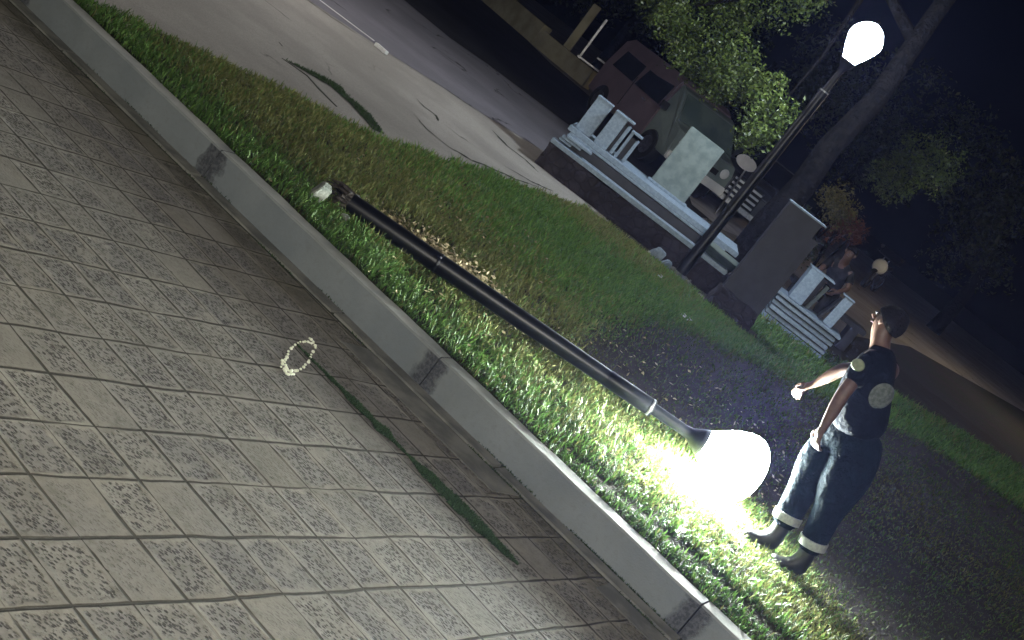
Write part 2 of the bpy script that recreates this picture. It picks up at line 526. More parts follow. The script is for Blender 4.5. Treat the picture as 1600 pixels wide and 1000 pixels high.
# dusty earth at the foot of the planter
quad_sheet('dusty_ground', [(-.83, 15.0), (-.2, 14.75), (.4, 14.85), (.9, 15.15), (1.1, 15.0), (1.5, 14.9), (1.6, 15.6), (2.4, 15.7), (2.9, 16.6), (3.2, 17.2), (2.6, 17.35), (1.4, 15.75), (-.8, 15.75)], GZ, 'dust')
# bare soil beyond the fallen lamp gets its shade from the lawn colours
# road edge line and a broken white stub
m = MB()
m.prism([(-4.4, 15.43), (-4.4, 15.50), (-3.10, 15.62), (-3.10, 15.56)], GZ + .010, GZ + .013)
tag(m.build('road_marking', 'white_paint'), kind='structure')
m = MB()
m.prism([(-3.02, 15.28), (-2.86, 15.22), (-2.83, 15.27), (-3.0, 15.34)], GZ + .008, GZ + .05)
tag(m.build('broken_kerb_piece', 'white_paint', bev=.005), 'small white broken piece lying on the edge between path and road', 'debris')
# sunken, cracked path edges (open cracks filled with dirt)
def ribbon(mb, pts, ws, z):
    L_, R_ = [], []
    for i, p in enumerate(pts):
        a, b = Vector(pts[max(i - 1, 0)]), Vector(pts[min(i + 1, len(pts) - 1)])
        d = (b - a).normalized()
        n = Vector((-d.y, d.x)) * ws[i]
        L_.append((p[0] + n.x, p[1] + n.y, z)); R_.append((p[0] - n.x, p[1] - n.y, z))
    k = len(pts)
    mb.add(L_ + R_, [(i, k + i, k + i + 1, i + 1) for i in range(k - 1)])
ck = MB()
def crack(pts, w):
    out = []
    for (a, b) in zip(pts[:-1], pts[1:]):
        n = max(2, int(math.hypot(b[0] - a[0], b[1] - a[1]) / .06))
        for k in range(n):
            f = k / n
            out.append((a[0] + (b[0] - a[0]) * f + random.uniform(-.012, .012), a[1] + (b[1] - a[1]) * f + random.uniform(-.012, .012)))
    ribbon(ck, out, [w * random.uniform(.3, 1.2) * min(1, 4 * min(i + 1, len(out) - i) / len(out)) for i in range(len(out))], GZ + .0075)
crack([(-1.90, 13.05), (-1.706, 12.80), (-1.424, 12.74), (-1.20, 12.95), (-1.08, 13.25), (-.80, 13.75), (-.62, 14.3)], .03)
crack([(-2.10, 13.98), (-1.98, 13.85), (-1.84, 13.90), (-1.74, 13.6)], .02)
crack([(-1.457, 15.72), (-1.2, 15.4), (-.96, 15.42), (-.7, 15.2)], .04)
crack([(-1.0, 14.0), (-.7, 14.3), (-.45, 14.8)], .02)
crack([(-2.95, 11.6), (-2.86, 11.5)], .02)
crack([(-4.5, 14.6), (-4.0, 14.85), (-3.5, 15.0), (-3.0, 15.3)], .018)
tag(ck.build('path_cracks', 'joint_dirt'), kind='structure')
WEDGE = [(-2.711, 11.107), (-2.58, 11.38), (-2.47, 11.60), (-2.34, 11.74), (-2.25, 11.60), (-2.10, 11.55), (-1.95, 11.48), (-1.85, 11.35), (-1.72, 11.15), (-1.80, 11.02), (-1.95, 11.18), (-2.12, 11.33), (-2.22, 11.38), (-2.36, 11.42), (-2.5, 11.28)]
quad_sheet('path_gap', WEDGE, GZ + .0085, 'joint_dirt')
m = MB()
m.prism([(-2.73, 11.08), (-2.5, 11.17), (-2.33, 11.02), (-2.10, 10.86), (-2.11, 10.84), (-2.33, 10.98), (-2.5, 11.14)], GZ + .005, GZ + .0085)
tag(m.build('path_joint', 'joint_dirt'), kind='structure')

# ------------------------------------------------------------------ grass
def in_poly(x, y, poly):
    ins = np.zeros(len(x), bool)
    n = len(poly)
    for i in range(n):
        x0, y0 = poly[i]; x1, y1 = poly[(i + 1) % n]
        c = ((y0 > y) != (y1 > y)) & (x < (x1 - x0) * (y - y0) / (y1 - y0 + 1e-12) + x0)
        ins ^= c
    return ins
BARE_SHADE = [(.25, 9.0), (.45, 9.6), (.7, 11.2), (1.2, 12.6), (1.9, 13.4), (3.2, 15.0), (5.0, 17.2), (8.5, 18.5), (9, 9.0), (4.5, 6.2), (3.0, 6.9), (2.45, 7.6), (2.1, 8.5), (1.6, 8.75)]  # bare soil area, with the unlit ground painted dark and purplish
WALLB = [(-.9, 15.3), (1.75, 15.3), (1.75, 17.2), (-.9, 17.2)]
def visible(x, y, z, mg=60):
    zz = z - 2.1
    p = PITCH
    dep = y * math.cos(p) - zz * math.sin(p)
    u = (y * math.sin(p) + zz * math.cos(p)) / dep * 2200
    X = x / dep * 2200
    c, s_ = math.cos(ROLL), math.sin(ROLL)
    px = 800 + X * c + u * s_
    py = 500 + X * s_ - u * c
    return (px > -mg) & (px < 1600 + mg) & (py > -mg) & (py < 1000 + mg) & (dep > .3)

def terr(x, y):
    """gentle unevenness of the lawn"""
    return .018 * (vnoise(x, y, 1.3, 5) - .5) + .012 * (vnoise(x, y, 5, 6) - .5)

# lawn soil as real relief
gx = np.arange(-6.5, 9, .07); gy = np.arange(3.5, 24, .07)
X, Y = np.meshgrid(gx, gy)
x, y = X.ravel(), Y.ravel()
s_, t_ = KT(x, y)
edge = np.clip(np.minimum((t_ - 6.5) / .15, (x - path_x(y)) / .3), -1, 1)
z = GZ - .006 + (terr(x, y) + .012) * np.clip(edge, 0, 1) + .010 * (vnoise(x, y, 14, 8) - .5) * np.clip(edge, 0, 1)
bare_shade = in_poly(x, y, BARE_SHADE).astype(float)
nx, ny = len(gx), len(gy)
hs = bare_shade.reshape(ny, nx)
for _ in range(10):
    hs = (hs + np.roll(hs, 1, 0) + np.roll(hs, -1, 0) + np.roll(hs, 1, 1) + np.roll(hs, -1, 1)) / 5
HS = hs
def hollow(x, y):  # weight of the bare area painted dark; the ground stays level
    i = np.clip(((y - gy[0]) / .07).astype(int), 0, ny - 1)
    j_ = np.clip(((x - gx[0]) / .07).astype(int), 0, nx - 1)
    return HS[i, j_]
z -= .0 * hs.ravel()
ok = (edge > -.02)
idx = np.arange(nx * ny).reshape(ny, nx)
q = np.stack([idx[:-1, :-1], idx[:-1, 1:], idx[1:, 1:], idx[1:, :-1]], -1).reshape(-1, 4)
q = q[ok[q].all(1)]
used, inv = np.unique(q, return_inverse=True)
base = np.array([.020, .022, .010]); hc = np.array([.034, .028, .033])
cn = vnoise(x, y, 2.0, 31)[:, None]
dry = np.array([.060, .050, .028])
cc = base * (1 - cn * .6) + dry * cn * .6
H_ = hs.ravel()[:, None]
cc = cc * (1 - H_) + hc * (.7 + .6 * vnoise(x, y, 6, 33)[:, None]) * H_
M['lawn_soil'] = attr_mat('lawn_soil', .95, 0, .15)
_m = M['lawn_soil'].node_tree
_nz = _m.nodes.new('ShaderNodeTexNoise'); _nz.inputs['Scale'].default_value = 35; _nz.inputs['Detail'].default_value = 6
_tc = _m.nodes.new('ShaderNodeTexCoord'); _m.links.new(_tc.outputs['Object'], _nz.inputs['Vector'])
_bp = _m.nodes.new('ShaderNodeBump'); _bp.inputs['Strength'].default_value = 1; _bp.inputs['Distance'].default_value = .02
_m.links.new(_nz.outputs[0], _bp.inputs['Height']); _m.links.new(_bp.outputs[0], _m.nodes['Principled BSDF'].inputs['Normal'])
lawn = np_mesh('lawn_soil', np.stack([x, y, z], 1)[used], inv.reshape(-1, 4), 'lawn_soil', cc[used])
tag(lawn, kind='structure')

def blades(n, area, region):
    x0, x1, y0, y1 = area
    x = rng.uniform(x0, x1, n); y = rng.uniform(y0, y1, n)
    keep = region(x, y) & visible(x, y, GZ)
    return x[keep], y[keep]

def lawn_region(x, y):
    s_, t_ = KT(x, y)
    e = .03 * (vnoise(x, y, 9, 3) - .5) * 2
    k = (t_ > 6.50 + np.abs(e) * .6) & (x > path_x(y) - .02 + e)
    k &= ~((x > -.9) & (x < 1.75) & (y > 15.2 + e))
    k &= ~((x > 1.4) & (x < 2.25) & (y > 14.95) & (y < 15.6))
    k &= ~((x > 2.3) & (y > 17.2 + (x - 2.3) * 1.0))
    return k

GV, GQ, GT, GC = [], [], [], []
nv = 0
def emit(x, y, z, L, W, lean, az, col, twist=None):
    """bent blades: 2 base verts, 2 mid verts, 1 tip"""
    global nv
    n = len(x)
    d = np.stack([np.cos(az), np.sin(az)], 1)
    tw = az + PI / 2 + (rng.uniform(-.6, .6, n))
    e = np.stack([np.cos(tw), np.sin(tw)], 1) * (W / 2)[:, None]
    b = np.stack([x, y, z], 1)
    hm = L * .55; 
    mid = b.copy(); mid[:, :2] += d * (hm * np.sin(lean * .55))[:, None]; mid[:, 2] += hm * np.cos(lean * .55)
    tip = mid.copy(); tip[:, :2] += d * (L * .5 * np.sin(lean * 1.25))[:, None]; tip[:, 2] += L * .5 * np.cos(lean * 1.25)
    ex = np.concatenate([e, np.zeros((n, 1))], 1)
    V = np.stack([b - ex * .7, b + ex * .7, mid - ex, mid + ex, tip], 1).reshape(-1, 3)
    k = nv + np.arange(n)[:, None] * 5
    GV.append(V); GQ.append(k + np.array([[0, 1, 3, 2]])); GT.append(k + np.array([[2, 3, 4]]))
    cv = np.repeat(col[:, None, :], 5, 1)
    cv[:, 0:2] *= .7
    GC.append(cv.reshape(-1, 3))
    nv += 5 * n

def grass_batch(n, area, sc, keepf):
    x, y = blades(n, area, lawn_region)
    s_, t_ = KT(x, y)
    bare_shade = hollow(x, y)
    clump = vnoise(x, y, 5, 11) * .6 + vnoise(x, y, 13, 12) * .4
    # bare trench parallel to the kerb on the right
    tr = np.exp(-((t_ - (6.83 + .09 * (s_ + 1) + .03 * np.sin(s_ * 5))) / .085) ** 4) * np.clip((s_ + 2.3) / .7, 0, 1)
    tr2 = np.exp(-((t_ - 7.25) / .05) ** 2) * .5 * (vnoise(s_, t_ * 3, 2, 44) > .5)
    pk = np.clip(.35 + clump * 1.1, 0, 1) * (1 - .97 * tr) * (1 - tr2) * (1 - .82 * bare_shade)
    pk *= np.clip(.5 + 1.2 * vnoise(x, y, 1.1, 15), 0, 1)
    k = rng.random(len(x)) < pk * keepf
    x, y, t_, s_, bare_shade, clump = x[k], y[k], t_[k], s_[k], bare_shade[k], clump[k]
    n = len(x)
    L = rng.uniform(.025, .070, n) * sc * (.65 + .6 * clump)
    L *= 1 - .45 * np.exp(-((t_ - 6.55) / .15) ** 2) * np.clip((s_ + 2.5) / .8, 0, 1)
    L *= (1 - .5 * bare_shade)
    # olive dry patch on the left and centre, fresh green by the kerb
    dryf = np.clip(1.6 * vnoise(x, y, .55, 21) - .45 + .35 * np.exp(-((x + 1.7) ** 2 + (y - 9.5) ** 2) / 1.2), 0, 1)
    dryf = np.clip(dryf * np.clip((t_ - 6.75) / .5, .1, 1), 0, 1)
    dryf = np.maximum(dryf, bare_shade * .4)
    yf = np.clip((y - 8.6) / 2.5, 0, 1)[:, None] * .9 + 1  # lamp light on the far lawn painted in as brighter blades
    g1 = np.array([.038, .080, .022]); g2 = np.array([.105, .170, .050]); d1 = np.array([.085, .085, .032]); d2 = np.array([.20, .175, .085])
    r = rng.random((n, 1)) ** 1.4
    green = g1 * (1 - r) + g2 * r
    dryc = d1 * (1 - r) + d2 * r
    f = (dryf[:, None] * .85 + rng.random((n, 1)) * .35 - .15).clip(0, 1)
    isd = (rng.random((n, 1)) < f).astype(float)
    col = green * (1 - isd) + (dryc * .75 + np.array([.035, .05, .015]) * .3) * isd
    col = col * (.75 + .5 * rng.random((n, 1)))
    col *= (1 - .55 * bare_shade[:, None]) * yf * np.array([.98, 1.08, .82])  # blades in the unlit area painted darker
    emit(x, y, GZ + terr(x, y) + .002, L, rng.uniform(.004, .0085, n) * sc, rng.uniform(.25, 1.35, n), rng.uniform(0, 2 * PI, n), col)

grass_batch(400000, (-5.5, 6.5, 5.0, 10.5), 1.12, 1.0)
grass_batch(260000, (-3.5, 6.5, 10.5, 15.5), 1.45, 1.0)
grass_batch(90000, (-1.0, 9, 15.5, 24), 2.0, 1.0)
# tufts growing in the path gap
n = 9000
x = rng.uniform(-2.8, -1.6, n); y = rng.uniform(10.9, 11.8, n)
k = in_poly(x, y, WEDGE)
x, y = x[k], y[k]; n = len(x)
r = rng.random((n, 1))
emit(x, y, np.full(n, GZ + .006), rng.uniform(.01, .03, n), rng.uniform(.004, .007, n), rng.uniform(.3, 1.2, n), rng.uniform(0, 6.3, n),
     np.array([.035, .075, .02]) * (.7 + .6 * r))
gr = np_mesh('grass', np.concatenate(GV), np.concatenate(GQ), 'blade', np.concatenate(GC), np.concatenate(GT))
tag(gr, kind='stuff', cat='grass')
gr['label'] = 'short uneven lawn between the kerb and the footpath'

# moss and weeds in the paver joint
GV, GQ, GT, GC = [], [], [], []
nv = 0
n = 30000
s_ = rng.uniform(-2.9, -1.42, n); f = rng.random(n)
u = (s_ + 2.9) / 1.48
wd = np.interp(u, [0, .12, .25, .40, .52, .62, .8, .95, 1], [.003, .012, .030, .050, .006, .056, .066, .040, .004])
t_ = 5.527 + (rng.random(n) - .5) * 2 * wd * (.35 + 1.0 * vnoise(s_, s_ * 0 + (rng.random(n) < .5), 14, 9))
x = s_ * math.cos(KA) - t_ * math.sin(KA); y = s_ * math.sin(KA) + t_ * math.cos(KA)
k = rng.random(n) < np.clip(wd / .045, .03, 1) * np.clip(.25 + 1.3 * vnoise(x, y, 17, 51), 0, 1)
x, y = x[k], y[k]; n = len(x)
emit(x, y, np.full(n, -.002), rng.uniform(.006, .016, n), rng.uniform(.003, .006, n), rng.uniform(.2, 1.2, n), rng.uniform(0, 6.3, n),
     np.array([.045, .085, .042]) * (.4 + 1.1 * rng.random((n, 1))))
# weeds along the gutter joints
n = 26000
s_ = rng.uniform(-5.5, 0.6, n)
a = rng.random(n) < .45
t_ = np.where(a, 6.365, 6.20) + rng.normal(0, .008, n)
dens = np.clip(vnoise(s_, s_ * 0 + a, 3, 19) * 1.6 - .5, 0, 1) * np.clip((s_ + 4.5) / 3, .15, 1)
k = rng.random(n) < dens
s_, t_ = s_[k], t_[k]; n = len(s_)
x = s_ * math.cos(KA) - t_ * math.sin(KA); y = s_ * math.sin(KA) + t_ * math.cos(KA)
emit(x, y, np.full(n, -.004), rng.uniform(.006, .018, n), rng.uniform(.003, .006, n), rng.uniform(.2, 1.2, n), rng.uniform(0, 6.3, n),
     np.array([.035, .06, .025]) * (.6 + .8 * rng.random((n, 1))))
gr = np_mesh('moss', np.concatenate(GV), np.concatenate(GQ), 'blade', np.concatenate(GC), np.concatenate(GT))
tag(gr, kind='stuff', cat='moss')
gr['label'] = 'green moss and weeds growing in the paving joints'

# dry fallen leaves next to the lying pole
n = 5200
u = rng.normal(.23, .11, n); v = np.abs(rng.normal(0, .20, n)) + .06
x = -1.2 + u * 2.7; y = 8.28 + v * 1.2 + rng.normal(0, .03, n)
k = rng.random(n) < .85
x2 = rng.uniform(-2.5, 2.5, 900); y2 = rng.uniform(6.9, 11.5, 900)
kk = lawn_region(x2, y2)
x = np.concatenate([x[k], x2[kk]]); y = np.concatenate([y[k], y2[kk]]); n = len(x)
def leaf_quads(P, size, col, flat=.5):
    n = len(P)
    a = rng.normal(0, 1, (n, 3)); a[:, 2] *= flat; a /= np.linalg.norm(a, axis=1)[:, None]
    b = rng.normal(0, 1, (n, 3)); b[:, 2] *= flat; b -= a * (a * b).sum(1)[:, None]; b /= np.linalg.norm(b, axis=1)[:, None]
    L = (size * rng.uniform(.6, 1.3, n))[:, None]
    V = np.stack([P - a * L * .5, P + b * L * .24, P + a * L * .5, P - b * L * .24], 1).reshape(-1, 3)
    return V, np.arange(n * 4).reshape(-1, 4), np.repeat(col, 4, 0)
P = np.stack([x, y, GZ + .015 + rng.random(n) * (.055 * np.exp(-((x + .45) / .5) ** 2) + .012)], 1)
r = rng.random((n, 1))
V, F, c_ = leaf_quads(P, .035, np.array([.20, .16, .085]) * (1 - r) + np.array([.50, .42, .26]) * r, .35)
tag(np_mesh('dry_leaves', V, F, 'litter', c_), 'pale dry leaves scattered in the grass along the fallen post', 'leaf litter', kind='stuff')

# ------------------------------------------------------------------ lamps
def lamp(name, mat, label, broken=0, glow='lamp_cool', parts=True, group='lamp posts along the footpath'):
    r0 = empty(name, label=label, cat='lamp post', group=group, mat=mat)
    def p(mb, nm, mt, **k):
        return local(mb.build(nm, mt, **k), r0)
    if not broken:
        p(MB().box((0, 0, .012), (.26, .26, .024)).box((0, 0, .03), (.17, .17, .014)), 'base_plate', 'steel', bev=.003)
        zb = .03
        for sx in (-.1, .1):
            for sy in (-.1, .1):
                p(MB().lathe([(.012, .024), (.012, .045), (.004, .05)], 6, Matrix.Translation((sx, sy, 0))), 'bolt', 'steel')
    else:
        zb = broken
    pl = p(MB().lathe([(.064, zb), (.0645, zb + .03), (.060, .85), (.0595, .87)], 24), 'lower_pole', 'black_paint', smooth=True)
    p(MB().lathe([(.0600, .868), (.0625, .872), (.0625, .884), (.0600, .888)], 24), 'ring', 'black_paint', smooth=True)
    p(MB().box((.0, -.0, 0), (.001, .001, .001)), 'ring_screw', 'steel') if False else None
    p(MB().lathe([(.0595, .886), (.056, 1.6), (.049, 2.25)], 24), 'upper_pole', 'black_paint', smooth=True)
    p(MB().lathe([(.050, 2.10), (.053, 2.11), (.053, 2.42), (.050, 2.43)], 24), 'collar', 'black_paint', smooth=True)
    p(MB().lathe([(.0535, 2.405), (.0545, 2.408), (.0545, 2.418), (.0535, 2.421)], 24), 'collar_band', 'steel', smooth=True)
    p(MB().lathe([(.036, 2.42), (.034, 2.66), (.040, 2.70), (.075, 2.76), (.088, 2.79), (.088, 2.80)], 24), 'neck', 'black_paint', smooth=True)
    ga, gb = (1.08, .84) if broken else (.90, .92)
    prof = [(.080, 2.80), (.095, 2.83), (.135, 2.90), (.170, 2.97), (.192, 3.04), (.203, 3.10), (.200, 3.15), (.180, 3.20), (.145, 3.24), (.095, 3.268), (.04, 3.28)]
    if not broken:   # glass narrows more sharply towards the post
        prof = [(.082, 2.80), (.088, 2.815), (.150, 2.93), (.196, 3.04), (.205, 3.08), (.196, 3.13), (.172, 3.18), (.135, 3.23), (.09, 3.262), (.04, 3.28)]
    prof = [(max(q * ga, .078 if k < 2 else 0), 2.80 + (h_ - 2.80) * gb) for k, (q, h_) in enumerate(prof)]
    p(MB().lathe(prof, 32), 'globe', M[glow], smooth=True)
    zt = prof[-1][1]
    p(MB().lathe([(.04 * ga, zt - .002), (.04, zt + .01), (.018, zt + .03), (.004, zt + .05)], 12), 'finial', 'black_paint', smooth=True)
    return r0

M['lamp_cool'] = lamp_glow('lamp_cool', (.84, .93, 1.0), 300)
M['lamp_fallen'] = lamp_glow('lamp_fallen', (.92, 1.0, .93), 150)
# made-up one-sided glow: strength graded by normal to keep the far lawn dark
_t = M['lamp_fallen'].node_tree
_tc = _t.nodes.new('ShaderNodeTexCoord'); _sx = _t.nodes.new('ShaderNodeSeparateXYZ'); _mr = _t.nodes.new('ShaderNodeMapRange')
_t.links.new(_tc.outputs['Normal'], _sx.inputs[0]); _md = _t.nodes.new('ShaderNodeMath'); _md.operation = 'MULTIPLY_ADD'; _md.inputs[1].default_value = .65
_t.links.new(_sx.outputs[2], _md.inputs[0]); _t.links.new(_sx.outputs[1], _md.inputs[2]); _t.links.new(_md.outputs[0], _mr.inputs[0])
for _i, _v in ((1, -.42), (2, .18), (3, 1700), (4, 55)): _mr.inputs[_i].default_value = _v
_t.links.new(_mr.outputs[0], [n for n in _t.nodes if n.type == 'EMISSION'][0].inputs[1])
M['lamp_near'] = lamp_glow('lamp_near', (1.0, .95, .83), 980)
M['lamp_left'] = lamp_glow('lamp_left', (1.0, .93, .88), 230)
M['lamp_warm'] = lamp_glow('lamp_warm', (1.0, .80, .50), 260)

lamp('lamp_post', Matrix.Translation((1.165, 15.60, GZ)) @ Matrix.Rotation(R(20), 4, 'Z') @ Matrix.Diagonal((1.05, 1.05, 1.045, 1)), 'upright black lamp post with a lit white globe standing at the stone planter')
# fallen one: local z runs along the pole, from the torn base to the globe
A = Vector((-1.20, 8.17, .235)); B = Vector((1.60, 8.26, .385))
zd = (B - A).normalized()
L0 = (B - A).length
ydir = Vector((0, 0, 1)).cross(zd).normalized()
xdir = ydir.cross(zd)
mt = Matrix(((xdir.x, ydir.x, zd.x, 0), (xdir.y, ydir.y, zd.y, 0), (xdir.z, ydir.z, zd.z, 0), (0, 0, 0, 1)))
off = 3.04 - L0
fl = lamp('fallen_lamp_post', Matrix.Translation(A - zd * off * 1.0) @ mt, 'black lamp post lying broken across the grass, its globe still lit', off, 'lamp_fallen', group='lamp posts along the footpath')
# torn, bent foot of the fallen post
rr = random.Random(5)
t = MB()
for k in range(16):
    a = 2 * PI * k / 16
    p0 = Vector((.058 * math.cos(a), .058 * math.sin(a), .03))
    ln = rr.uniform(.04, .15)
    p1 = Vector((.075 * math.cos(a), .075 * math.sin(a), -ln * .5))
    p2 = Vector((.07 * math.cos(a + .4), .07 * math.sin(a + .4), -ln))
    t.tube([p0, p1, p2], [.012, .010, .003], 5)
t.box((.03, .02, -.02), (.20, .17, .012), ry=.5, rx=.3)
t.v = [(a, b, c + off - .02) for a, b, c in t.v]
local(t.build('torn_base', 'torn_metal', rough=.006), fl)
wz = MB()
for k in range(4):
    wz.tube([(.02 * k - .03, 0, .02), (.02 * k - .05, .03, -.10), (.03 * k - .04, -.02, -.17)], .005, 5)
wz.v = [(a, b, c + off) for a, b, c in wz.v]
local(wz.build('torn_cable', 'rubber'), fl)
local(MB().lathe([(.007, 0), (.007, .006), (.003, .008)], 8, Matrix.Translation((-.045, -.044, .878)) @ Matrix.Rotation(R(-90), 4, 'Y')).build('ring_screw', 'steel'), fl)

# off-frame lamps of the same row
lamp('lamp_post', Matrix.Translation((-5.2, 15.2, GZ)), 'black lamp post with a lit white globe at the far left of the footpath', glow='lamp_left')
lamp('lamp_post', Matrix.Translation((.9, -1.0, 0)) @ Matrix.Scale(1.2, 4), 'tall black lamp post lighting the pavers from behind the viewer', glow='lamp_near')
lamp('lamp_post', Matrix.Translation((10.9, 30, GZ)), 'black lamp post with a warm orange globe at the far right', glow='lamp_warm')

# broken concrete anchor lump
m = MB().box((0, 0, 0), (.085, .085, .13), tap=.25)
o = m.build('broken_concrete_block', 'concrete', bev=.008, sub=2, rough=.008)
o.location = (-1.33, 7.93, GZ + .065)
o.rotation_euler = (.1, .2, .4)
tag(o, 'small pale lump of broken concrete beside the torn foot of the fallen post', 'rubble')
o = MB().box((0, 0, 0), (.07, .05, .03), tap=.3).build('concrete_fragment', 'concrete', bev=.006, sub=2, rough=.008)
o.location = (-1.13, 7.97, GZ + .03); o.rotation_euler = (.2, .3, 1)
tag(o, 'thin concrete fragment in the grass just below the fallen post end', 'rubble')

# lens reflection imitated by a ring of small white dots on the pavers
rg = empty('flare_ring', (-.66, 6.07, 0), 'oval ring of small whitish dots imitating a lens reflection on the pavers', 'flare_dots')
c0 = Vector((-.668, 6.09))
e1, e2 = Vector((-.033, .235)), Vector((.040, .060))
for k in range(34):
    a = 2 * PI * k / 34
    for q, rr_ in enumerate((1.0, 1.20)):
        if (q == 0 and 3 <= k <= 5) or (q and not (a < 1.0 or 2.6 < a < 4.4)): continue
        p = c0 + e1 * math.cos(a) * rr_ + e2 * math.sin(a) * rr_
        rs = random.uniform(.005, .010)
        o = MB().lathe([(rs * .8, 0), (rs, rs * .5), (rs * .8, rs), (rs * .3, rs * 1.3)], 8, Matrix.Translation((p.x + random.uniform(-.004, .004), p.y + random.uniform(-.01, .01), .001))).build('flare_dot', 'flare_dots', smooth=True)
        o.parent = rg
        o.matrix_parent_inverse = rg.matrix_world.inverted()

# small litter on the lawn
for (x, y, s, rz, lb) in ((1.24, 13.0, 1, .3, 'left one of the two tiny white paper scraps on the far lawn'),
                          (1.30, 12.98, .9, 1.2, 'right one of the two tiny white paper scraps on the far lawn'),
                          (.92, 14.2, 1, .4, 'single tiny white paper scrap on grass near the planter')):
    o = MB().box((0, 0, 0), (.05 * s, .02 * s, .012), rz=rz).add([(.02, .01, .006), (.03, -.01, .02), (-.01, .01, .025)], [(0, 1, 2)]).build('paper_scrap', 'paper')
    o.location = (x, y, GZ + .05)
    tag(o, lb, 'litter')

# ------------------------------------------------------------------ stone planter monument
def slab(name, c, size, mat, parent=None, rz=0, rx=0, ry=0, bev=.006, rough=.002, sub=0):
    o = MB().box(c, size, rz, rx, ry).build(name, mat, bev=bev, sub=sub, rough=rough if sub else 0)
    if parent: local(o, parent)
    return o
pl = empty('stone_planter', (0, 0, 0), 'long low planter of dark rubble stone capped with bluish granite ledges', 'planter')
o = MB().box((.43, 16.30, .24), (2.62, 1.10, .44)).build('rubble_wall', 'rubble', bev=.01, sub=6, rough=.03)
local(o, pl)
# cap ledge: jagged layered slabs at the left, smooth rim along the front
slab('front_ledge', (.35, 15.80, .500), (2.45, .22, .055), 'granite', pl, sub=3, rough=.004)
slab('channel_back', (.45, 15.99, .575), (2.35, .10, .11), 'granite_dark', pl)
for k, (x, zz, ww) in enumerate(((-.80, .560, .16), (-.74, .595, .26), (-.66, .628, .34))):
    slab('layered_stone', (x + .06, 15.87, zz), (ww, .24, .026), 'granite', pl, rz=.05 * k)
slab('seat_ledge', (.38, 16.42, .700), (2.40, .84, .060), 'granite', pl, sub=3, rough=.003)
slab('rim_strip', (.33, 15.975, .655), (2.20, .05, .030), 'granite', pl)
bigs = empty('standing_slab', (0, 0, 0), 'large square grey-green granite slab standing upright on the planter ledge', 'stone slab')
slab('slab_face', (.525, 16.62, 1.125), (.48, .10, .79), 'granite_green', bigs, bev=.008)
slab('slab_foot', (.525, 16.60, .745), (.56, .16, .030), 'granite', bigs)
def box_block(name, c, size, label, mat='granite', hollow=None, rz=0):
    e = empty(name, (0, 0, 0), label, 'stone block', 'granite blocks on the planter')
    x, y, z = c; sx, sy, sz = size
    if not hollow:
        slab('block_body', (x, y, z), (sx, sy, sz), mat, e, rz=rz)
    else:
        w_ = hollow
        slab('front_panel', (x - sx / 2 + w_ / 2, y, z), (w_, sy, sz), mat, e, rz=rz)
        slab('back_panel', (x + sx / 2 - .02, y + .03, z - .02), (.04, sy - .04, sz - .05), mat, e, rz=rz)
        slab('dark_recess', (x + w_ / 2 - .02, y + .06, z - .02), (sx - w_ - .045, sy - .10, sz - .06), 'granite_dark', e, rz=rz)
    slab('block_cap', (x, y, z + sz / 2 + .010), (sx + .012, sy + .012, .018), 'granite', e, rz=rz, bev=.003)
    return e
box_block('granite_block', (-.665, 16.25, .945), (.20, .26, .43), 'leftmost upright granite block at the left end of the planter')
box_block('granite_block', (-.375, 16.22, .940), (.25, .30, .42), 'wide middle granite block of the three on the planter', hollow=.17)
box_block('granite_block', (-.15, 16.28, .90), (.14, .26, .34), 'narrow third granite block with a thin dark slot', hollow=.035)
tp = slab('tilted_slab', (1.40, 15.92, .56), (.46, .5, .06), 'granite_green', None, rx=R(-24), ry=R(2), sub=3, rough=.004)
tag(tp, 'tilted greenish stone slab leaning between lamp post and dark stele', 'stone slab')
# loose rubble by the lamp foot
for k, (x, y, s, lb) in enumerate(((.83, 15.50, .10, 'bluish chunk of rubble left of the upright lamp foot'), (.97, 15.42, .07, 'small rubble chunk nearest the upright lamp foot'),
                                   (.74, 15.38, .05, 'flat pale stone chip on the grass edge by the planter'))):
    o = MB().box((0, 0, 0), (s * 1.6, s, s * (1.5 if k < 2 else .5)), tap=.3).build('rubble_stone', 'granite' if k != 2 else 'pale_concrete', bev=.012, sub=2, rough=.015)
    o.location = (x, y, GZ + s * .6); o.rotation_euler = (.2 * k, .3, .5 * k)
    tag(o, lb, 'rubble')

# dark stele in front
st = empty('dark_stele', (0, 0, 0), 'tall dark rectangular stele standing in shadow on the grass edge', 'stele')
slab('stele_body', (1.79, 15.25, .885), (.42, .20, 1.37), 'granite_dark', st, bev=.006)
slab('stele_side', (2.045, 15.29, .80), (.08, .16, 1.2), 'granite_dark', st, bev=.004)
slab('stele_lit_edge', (1.81, 15.25, 1.580), (.47, .22, .018), 'granite', st, bev=.003)  # pale strip imitates the lamp-lit top edge of the dark stone
local(MB().box((1.81, 15.22, .24), (.60, .36, .36), tap=.12).build('rubble_foot', 'rubble', bev=.01, sub=6, rough=.03), st)

